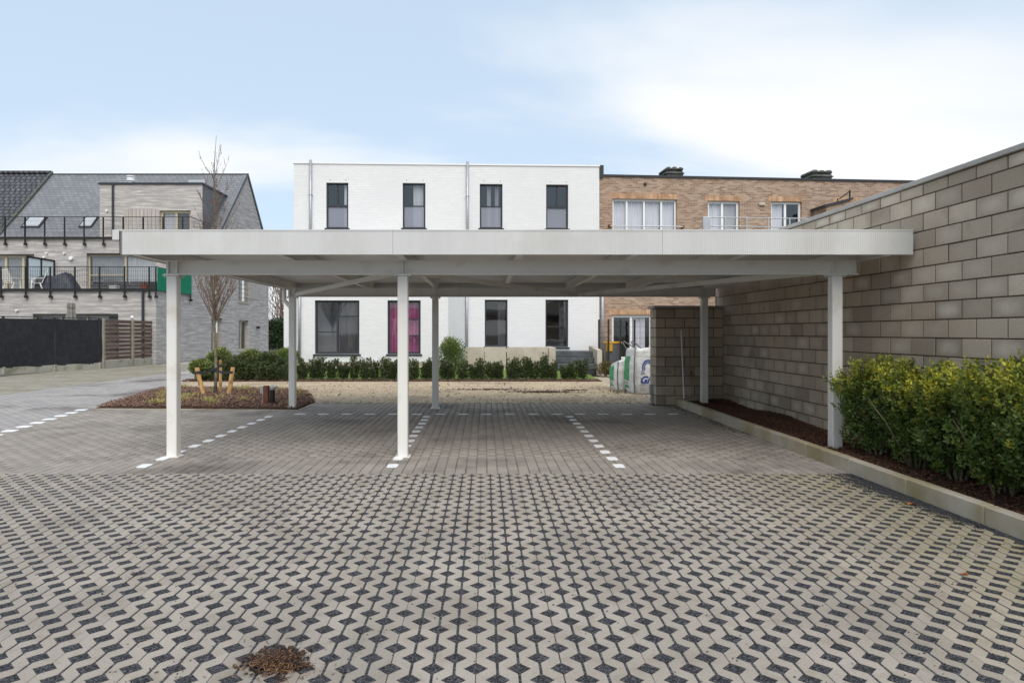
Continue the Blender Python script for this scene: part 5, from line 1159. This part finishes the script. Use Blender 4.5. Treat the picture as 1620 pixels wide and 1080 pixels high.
def big_bag(x, y, w_, h, rz, label, slump, txt):
    t = thing('big_bag', label, 'bulk bag', (x, y, .01), rz); n = 28; lv = 14; mb = MB()
    def rad(a, z):       # rounded square section that bulges in the middle
        e = 5.0; c, s_ = abs(math.cos(a)), abs(math.sin(a)); r = (c**e+s_**e)**(-1/e)
        b = .5*w_*(.93+.10*math.sin(min(1, z/h+.12)*3.0)); return r*b*(1+.012*math.sin(a*9+z*11)+.01*math.sin(a*5-z*23))
    def zz(f, a): return f*h*(1-slump*max(0, f-.55)*(math.cos(a-2.4)+1))
    for j in range(lv+1):
        f = j/lv
        for k in range(n):
            a = 6.283*k/n+math.pi/4; r = rad(a, f*h)*(1 if j else .93); mb.v.append((r*math.cos(a), r*math.sin(a), zz(f, a)+(.03*math.sin(a*4+1)+.02*math.sin(a*7))*max(0, (j-lv+2)/2)))
    base = len(mb.v)
    for k in range(n): a = 6.283*k/n+math.pi/4; r = rad(a, h)*.55; mb.v.append((r*math.cos(a), r*math.sin(a), zz(.97, a)+random.uniform(-.03, .05)))
    mb.v.append((0, 0, zz(.95, 0)))
    for j in range(lv+1):
        for k in range(n): mb.f.append((j*n+k, j*n+(k+1) % n, (j+1)*n+(k+1) % n, (j+1)*n+k))
    for k in range(n): mb.f.append(((lv+1)*n+k, (lv+1)*n+(k+1) % n, len(mb.v)-1))
    mb.build('sack', 'bag_white', t, local=True, smooth=True)
    def patch(face, u0, u1, f0, f1, mat, nm, lift=.006):      # printed field that follows the bulging side; face 0: towards -y, 1: towards -x
        m = MB(); N = 8
        for j in range(N+1):
            f = f0+(f1-f0)*j/N
            for i in range(N+1):
                u = u0+(u1-u0)*i/N; a = (math.atan2(-1, u) if face == 0 else math.atan2(-u, -1)); r = rad(a, f*h)+lift; m.v.append((r*math.cos(a), r*math.sin(a), zz(f, a)))
        m.f = [(j*(N+1)+i, j*(N+1)+i+1, (j+1)*(N+1)+i+1, (j+1)*(N+1)+i) for j in range(N) for i in range(N)]; return m.build(nm, mat, t, local=True)
    patch(1, -.75, .35, .27, .82, 'bag_green', 'green_print'); patch(1, -.75, .35, .10, .165, 'bag_green', 'green_print')
    for q in (.19, .22): patch(1, -.6, .2, q, q+.012, 'bag_strap', 'small_print')
    for a in (math.pi*1.25, math.pi*1.75, math.pi*.75):
        pts = [(1.02*rad(a, f*h)*math.cos(a), 1.02*rad(a, f*h)*math.sin(a), zz(f, a)) for f in np.linspace(.02, 1, 9)]
        MB().tube(pts, .014, 6).build('corner_seam', 'bag_strap', t, local=True)
        p = Vector(pts[-1]); c = -Vector((p.x, p.y, 0)).normalized()
        if slump < .2:
            lp = [p, p+Vector((-.10, .02, .17)), p+Vector((-.06, .03, .19)), p+c*.3+Vector((0, 0, .0))]
            MB().tube(lp, .016, 6).build('lifting_loop', 'bag_strap', t, local=True)
    if txt:
        R90 = Matrix.Rotation(R(90), 4, 'X'); yb = -.5*w_*1.045
        arch = MB(); n2 = 16
        for i in range(n2):
            a0, a1 = math.pi*(1-i/n2), math.pi*(1-(i+1)/n2)
            for r0, r1 in ((.08, .105), (.125, .16)): arch.add([(-.10+r0*math.cos(a0)*.9, yb, .60*h+r0*math.sin(a0)), (-.10+r1*math.cos(a0)*.9, yb, .60*h+r1*math.sin(a0)), (-.10+r1*math.cos(a1)*.9, yb, .60*h+r1*math.sin(a1)), (-.10+r0*math.cos(a1)*.9, yb, .60*h+r0*math.sin(a1))], [(0, 1, 2, 3)])
        for r0, r1 in ((.08, .105), (.125, .16)):
            for s_ in (-1, 1): q0, q1 = sorted((-.10+s_*r0*.9, -.10+s_*r1*.9)); arch.add([(q0, yb, .50*h), (q1, yb, .50*h), (q1, yb, .60*h), (q0, yb, .60*h)], [(0, 1, 2, 3)])
        arch.build('arch_emblem', 'bag_blue', t, local=True)
        text_mesh('lettering', 'SIL', .10, 'bag_blue', t, Matrix.Translation((-.28, yb-.001, .43*h)) @ R90, 0, .0)
        text_mesh('lettering', 'Gi', .24, 'bag_blue', t, Matrix.Translation((-.31, yb-.001, .235*h)) @ R90, .35, .008)
        fr = MB()
        for q in ((-.38, .42, .20, .206), (-.38, .42, .80, .806)): fr.add([(q[0], yb, q[2]*h), (q[1], yb, q[2]*h), (q[1], yb, q[3]*h), (q[0], yb, q[3]*h)], [(0, 1, 2, 3)])
        fr.add([(-.38, yb, .2*h), (-.375, yb, .2*h), (-.375, yb, .8*h), (-.38, yb, .8*h)], [(0, 1, 2, 3)]); fr.build('print_border', 'bag_strap', t, local=True)
        for q in (.09, .13, .17): 
            ln = MB(); xq = -.30
            while xq < .3:
                e = random.uniform(.02, .05); ln.add([(xq, yb+.002, q*h), (xq+e, yb+.002, q*h), (xq+e, yb+.002, q*h+.014), (xq, yb+.002, q*h+.014)], [(0, 1, 2, 3)]); xq += e+.012
            ln.build('small_print', 'bag_strap', t, local=True)
    return t
big_bag(4.05, 16.5, .94, 1.13, R(3), 'full upright white builder bag with green side panel and blue print', .05, True)
big_bag(3.72, 17.35, .72, .88, R(6), 'slumped smaller white builder bag with green panel beside the upright bag', .30, False)
o = chips('bark_litter', 3.35+RNG.normal(0, .12, 60), 16.5+RNG.normal(0, .2, 60), np.full(60, .012), .03, .06, .015, .03, 'litter_dark', None, .3, .01); tag(o, 'small heap of dark litter at the foot of the white builder bags', 'bark litter', kind='stuff')

# ---- broom and rake leaning on the pier
br = thing('push_broom', 'push broom with white handle leaning on the block wing wall', 'broom', (4.1, 13.4, .1))
MB().tube([(4.03, 13.30, .16), (4.05, 13.57, 1.56)], .012, 8).build('handle', 'alu_white', br); MB().cbox(3.98, 4.40, 13.25, 13.33, .135, .175, .008).build('brush_head', 'concrete_post', br)
def bristles():
    m = MB()
    for i in range(40):
        x = 3.99+i*.0105; m.box(x, x+.007, 13.265, 13.315, .085, .134)
    tag(m.build('bristles', 'bark', br), kind='stuff')
bristles()
rk = thing('garden_pole', 'thin brown pole leaning on the block wing wall beside the broom', 'pole', (4.22, 13.4, .1))
MB().tube([(4.21, 13.36, .13), (4.22, 13.575, 1.65)], [.010, .009], 8).build('shaft', 'twig_brown', rk); MB().tube([(4.215, 13.42, .62), (4.215, 13.44, .72)], .018, 8).build('grip', 'rust', rk)

# ================================================================== young staked tree
TX, TY = -6.36, 15.5
tree = thing('young_tree', 'bare young tree with slender upright reddish twigs tied to three stakes', 'tree', (TX, TY, 0))
def young_tree():
    pts = [(TX, TY, .03)]; rad = [.045]
    for i in range(1, 12):
        z = i*.5; pts.append((TX+.02*math.sin(i*1.1), TY+.02*math.cos(i*.9), z)); rad.append(.04*(1-i/13.0)**.75)
    pts.append((TX+.03, TY, 6.15)); rad.append(.004)
    MB().tube(pts, rad, 8).build('trunk', 'bark', tree, smooth=True)
    br = MB(); tw = MB(); buds = []
    def grow(p, d, L, r, lev):
        n = 5; q = [Vector(p)]; dd = Vector(d).normalized()
        for i in range(n):
            dd = (dd+Vector((random.gauss(0, .07), random.gauss(0, .07), .10))).normalized(); q.append(q[-1]+dd*(L/n))
        (br if lev == 0 else tw).tube(q, [r*(1-.8*i/n) for i in range(n+1)], 5 if lev == 0 else 4, cap=False)
        for i in range(1, n+1):
            if random.random() < .8: buds.append(q[i-1].lerp(q[i], random.random()))
            if lev < 2:
                for _ in range(2 if lev == 0 else 1):
                    if random.random() < (.8 if lev == 0 else .55):
                        a = random.uniform(0, 6.28); e = (dd+Vector((math.cos(a), math.sin(a), .15))*.62).normalized(); grow(q[i-1].lerp(q[i], random.random()), e, L*random.uniform(.26, .45)*(1-.09*i), r*.5, lev+1)
    for i in range(40):
        z = 1.7+3.7*(i/40)**1.9; a = i*2.4; h = 1-(z-1.7)/4.6; L = (1.2+.8*random.random())*(.25+.75*h)
        grow((TX, TY, z), (math.cos(a)*.55, math.sin(a)*.55, .85+.35*random.random()), L, .014*(.4+.6*h), 0)
    br.build('branches', 'bark', tree); tw.build('twigs', 'twig_red', tree)
    B = np.array([b[:] for b in buds]); leaves('buds', B, RNG.normal(0, 1, B.shape)+[0, 0, 1], .022, .008, 'bud_red', tree)
young_tree()
SL = 'peeled timber tree stake, '
for (x, y, lx, top, lab, r) in ((TX-.13, TY-.30, -.17, .70, 'leaning timber tree stake beside the small black spotlight', .052), (TX+.42, TY-.25, .09, .70, 'leaning timber tree stake between young tree and bollard', .05), (TX-.045, TY+.42, .0, .84, 'upright timber tree stake directly behind the young trunk', .036)):
    t = thing('tree_stake', lab, 'stake', (x, y, 0), 0, 'timber stakes round the young tree'); p = []
    for i in range(6): f = i/5; p.append((x+lx*f+random.uniform(-.008, .008), y+random.uniform(-.008, .008), .0+top*f))
    MB().tube(p, [r*random.uniform(.93, 1.05) for _ in p], 10).build('post', 'stake', t); e = p[-1]
    MB().tube([(x+lx*.78, y, top*.80), (x+lx*.84, y, top*.88)], r+.008, 10).build('strap_wrap', 'strap', t)
sx = thing('tie_strap', 'dark rubber strap tying the young trunk to its stakes', 'strap', (TX, TY, .6))
for a in ((TX-.13-.14, TY-.30), (TX+.42+.08, TY-.25), (TX-.045, TY+.42)):
    m = MB(); q = []
    for i in range(9): f = i/8; q.append((a[0]+(TX-a[0])*f, a[1]+(TY-a[1])*f-.05, .59+.06*f*f+(-.03*math.sin(f*3.14))))
    for u, v in zip(q, q[1:]): m.bar(u, v, .008, .05)
    m.build('band', 'strap', sx)
MB().tube([(TX, TY, .60), (TX, TY, .68)], .052, 10).build('trunk_loop', 'strap', sx)
t = thing('garden_spotlight', 'small round black spotlight on the bark beside a stake', 'spotlight', (TX-.42, TY-.4, .03)); MB().tube([(TX-.42, TY-.34, .09), (TX-.42, TY-.46, .12)], [.045, .06], 12).build('housing', 'black_metal', t); MB().tube([(TX-.42, TY-.38, .0), (TX-.42, TY-.38, .1)], .012, 6).build('spike', 'black_metal', t)
# bollard light with timber post
bx, by = -4.46, 13.5
t = thing('garden_bollard', 'short black bollard light with round head in the bark bed', 'bollard', (bx+.08, by, .03))
MB().tube([(bx+.10, by, .03), (bx+.10, by, .34)], .05, 14).build('body', 'black_metal', t); MB().tube([(bx+.10, by, .335), (bx+.105, by, .38), (bx+.125, by, .41)], [.05, .062, .05], 14).build('head', 'grey_box', t); MB().tube([(bx+.12, by-.03, .385), (bx+.21, by-.05, .40)], [.03, .022], 10).build('lamp_spout', 'grey_box', t)
t = thing('socket_post', 'reddish timber post with grey socket box beside the bollard light', 'post', (bx-.03, by, .03))
MB().cbox(bx-.075, bx+.025, by-.05, by+.05, .02, .42, .006).build('post', 'rust_wood', t); MB().cbox(bx-.14, bx-.076, by-.05, by+.04, .26, .41, .006).build('socket_box', 'grey_box', t); MB().tube([(bx-.1, by-.03, .03), (bx-.1, by-.03, .26)], .008, 6).build('cable', 'grey_box', t)
# grass tufts
def tufts():
    k = 0
    while k < 34:
        X, Y = sample(BED, 1); x, y = float(X[0]), float(Y[0])
        if abs(x-TX) < .15 and abs(y-TY) < .15: continue
        if abs(x-bx) < .3 and abs(y-by) < .3: continue
        if not all(inpoly(np.array([x+a]), np.array([y+b]), BED)[0] for a, b in ((.2, 0), (-.2, 0), (0, .15), (0, -.15))): continue
        k += 1; n = 60; a = RNG.uniform(0, 6.283, n); D = np.stack([np.cos(a), np.sin(a), RNG.uniform(.5, 2.0, n)], 1); P = np.array([x, y, .055])+np.stack([RNG.normal(0, .06, n), RNG.normal(0, .05, n), np.zeros(n)], 1)
        o = leaves('grass_tuft', P, D, RNG.uniform(.08, .17, n), .008, 'grass_blade'); me = o.data; me.transform(Matrix.Translation((-x, -y, -.055))); o.location = (x, y, .055)
        tag(o, 'small yellowish ornamental grass tuft in the bark bed', 'grass tuft', 'ornamental grass tufts in the bark bed')
tufts()

# ================================================================== evergreen bushes in the right-hand border
def near_bush(x, y, h, rx, ry, label, seed):
    t = thing('euonymus_bush', label, 'bush', (x, y, .1), 0, 'evergreen bushes along the block wall'); m = MB(); ends = []
    for i in range(11):
        a = random.uniform(0, 6.28); q = [Vector((x+.06*math.cos(a), y+.06*math.sin(a), .06))]; dd = Vector((math.cos(a)*.30, math.sin(a)*.30, 1)).normalized()
        L = h*random.uniform(.75, 1.0)
        for k in range(6):
            dd = (dd+Vector((random.gauss(0, .11), random.gauss(0, .11), .06))).normalized(); q.append(q[-1]+dd*L/6.4)
        m.tube(q, [.013*(1-.13*k) for k in range(7)], 6)
    m.build('stems', 'bark', t)
    # sprigs: short upright shoots with pairs of leaves
    ns = 1250; a = RNG.uniform(0, 6.283, ns); hh = RNG.uniform(0, 1, ns)**.72
    prof = (.60+.40*np.sin(np.clip(hh*1.15, 0, 1)*np.pi*.62))*(1+.2*np.sin(a*3+seed)+.17*np.sin(a*5+hh*8+seed*2)+.14*np.sin(hh*17+a*2))*.95; rr = np.sqrt(RNG.uniform(.22, 1.0, ns))*prof
    top = 1+.09*np.sin(a*2+seed*1.7)+.07*np.sin(a*4+rr*6+seed)
    B = np.stack([x+rx*rr*np.cos(a), y+ry*rr*np.sin(a), .10+h*(.05+.88*hh)*top], 1)
    Ds = unit(np.stack([np.cos(a)*.55*rr, np.sin(a)*.55*rr, np.full(ns, .95)], 1)+RNG.normal(0, .28, (ns, 3)))
    k = np.abs(B[:, 0]-x) < .60; k &= (B[:, 0] < WX-.03); B, Ds, hs = B[k], Ds[k], hh[k]; ns = len(B)
    shoot = RNG.uniform(.07, .13, ns)*(1+.5*(hs > .86)); nl = 10; P = []; D = []; T = []; Ls = []
    young = np.clip((hs-.66)/.26, 0, 1)*RNG.uniform(.1, 1, ns); young = np.where(RNG.uniform(0, 1, ns) < .025, np.maximum(young, .4), young)*np.where(RNG.uniform(0, 1, ns) < .25, .2, 1)
    ref = unit(np.cross(Ds, RNG.normal(size=(ns, 3)))); ref2 = np.cross(Ds, ref)
    for j in range(nl):
        f = (j//2+1)/(nl/2); ang = (j % 2)*math.pi+(j//2)*math.pi/2+.3; sd = ref*math.cos(ang)+ref2*math.sin(ang)
        P.append(B+Ds*(shoot*f)[:, None]); D.append(sd*(1.05-.55*f)+Ds*(.35+.6*f)+RNG.normal(0, .18, (ns, 3))); T.append(young*(.35+.65*f)); Ls.append(RNG.uniform(.032, .052, ns)*(1-.2*(f > .9)))
    L = np.concatenate(Ls); leaves('foliage', np.concatenate(P), np.concatenate(D), L, L*.52, 'leaf_hedge', t, tip=np.concatenate(T), six=True, fold=.18)
nb = [(4.50, 7.52, .99, .35, .30, 'evergreen bush with yellow tips touching the front carport post by the wall'), (4.53, 6.88, .95, .34, .29, 'evergreen bush with yellow tips, second along the wall from the carport post'),
      (4.53, 6.30, .95, .35, .29, 'evergreen bush with yellow tips, third along the wall from the carport post'), (4.52, 5.72, 1.03, .36, .30, 'evergreen bush with upright yellow shoots, fourth along the wall from the carport post'),
      (4.52, 5.14, 1.06, .36, .31, 'evergreen bush with upright yellow shoots, fifth along the wall from the carport post'), (4.52, 4.57, 1.02, .36, .31, 'evergreen bush with yellow tips, sixth along the wall from the carport post')]
for i, q in enumerate(nb): near_bush(*q, i*1.37+.4)

# ---- bark heap and leaves on the grid paving
hx, hy = -.96, 3.02
X = hx+RNG.normal(0, .06, 700); Y = hy+RNG.normal(.01, .05, 700)
hp = thing('bark_heap', 'small heap of shredded bark dropped on the grid pavers', 'bark heap', (hx, hy, 0))
chips('dark_shreds', X, Y, .004+.028*np.exp(-((X-hx)/.07)**2-((Y-hy)/.06)**2), .012, .035, .007, .018, 'litter_dark', hp, .35, .01)['kind'] = 'stuff'
X = hx+RNG.normal(.01, .075, 170); Y = hy+RNG.normal(-.04, .05, 170)
chips('orange_fibres', X, Y, .006+.03*np.exp(-((X-hx)/.07)**2-((Y-hy)/.06)**2), .02, .048, .002, .005, 'straw', hp, .2, .01)['kind'] = 'stuff'
chips('loose_shreds', hx+RNG.normal(0, .16, 60), hy+RNG.normal(.02, .13, 60), np.full(60, .003), .008, .03, .002, .006, 'litter_dark', hp, .2, .002)['kind'] = 'stuff'
def leaf_on_ground(x, y, z, L, rz, lab):
    mb = MB(); pts = [(0, 0), (.3, .32), (.62, .36), (1, 0), (.62, -.36), (.3, -.32)]
    for (u, v) in pts: mb.v.append(((u-.5)*L, v*L, .25*L*abs(v)+.01*math.sin(u*6)))
    mb.f = [(0, 1, 2, 3), (0, 3, 4, 5)]; o = mb.build('fallen_leaf', 'dry_leaf'); o.location = (x, y, z); o.rotation_euler = (0, 0, rz); tag(o, lab, 'leaf')
leaf_on_ground(px(1440, 5.80), 5.80, .006, .10, .6, 'orange fallen leaf on the grid pavers beside the kerb')
leaf_on_ground(px(1525, 4.12), 4.12, .006, .05, 2.0, 'tiny orange leaf fragment among the grid pavers')

# ================================================================== far background in the gap between the houses
fh = thing('far_hedge', 'dark ivy hedge far back between the grey and the white house', 'hedge', (-17.5, 58, 0))
n = 9000; P = np.stack([RNG.uniform(-22, -10, n), 58+RNG.uniform(0, 1.2, n), RNG.uniform(0, 2.65, n)**1.0], 1); P[:, 2] = P[:, 2]*(1+.05*np.sin(P[:, 0]*2))
leaves('foliage', P, RNG.normal(0, 1, (n, 3))+[0, -.5, .3], .22, .13, 'leaf_far', fh); MB().box(-22, -10, 58.5, 59, 0, 2.4).build('branch_core', 'leaf_far', fh)
def bare_tree(x, y, h, lab):
    t = thing('bare_tree', lab, 'tree', (x, y, 0), 0, 'bare trees beyond the ivy hedge'); MB().tube([(x, y, 0), (x+.1, y, h*.5), (x, y, h)], [.22, .15, .04], 8).build('trunk', 'bark', t)
    tw = MB()
    for i in range(260):
        z = h*(.12+.85*random.random()); a = random.uniform(0, 6.28); L = random.uniform(.8, 2.4)*(1.15-z/h*.7); p = Vector((x+random.gauss(0, .5), y+random.gauss(0, .5), z))
        tw.tube([p, p+Vector((math.cos(a)*L*.4, math.sin(a)*L*.4, L*.5)), p+Vector((math.cos(a)*L*.55, math.sin(a)*L*.55, L*1.1))], [.03, .022, .006], 4, cap=False)
    tw.build('branches', 'twig_brown', t)
for x, y, h in ((-18.6, 64, 7.5), (-17.2, 63, 7.2), (-20.2, 65, 7.6), (-15.6, 66, 7.4)): bare_tree(x, y, h, 'leafless brown tree standing beyond the far ivy hedge')
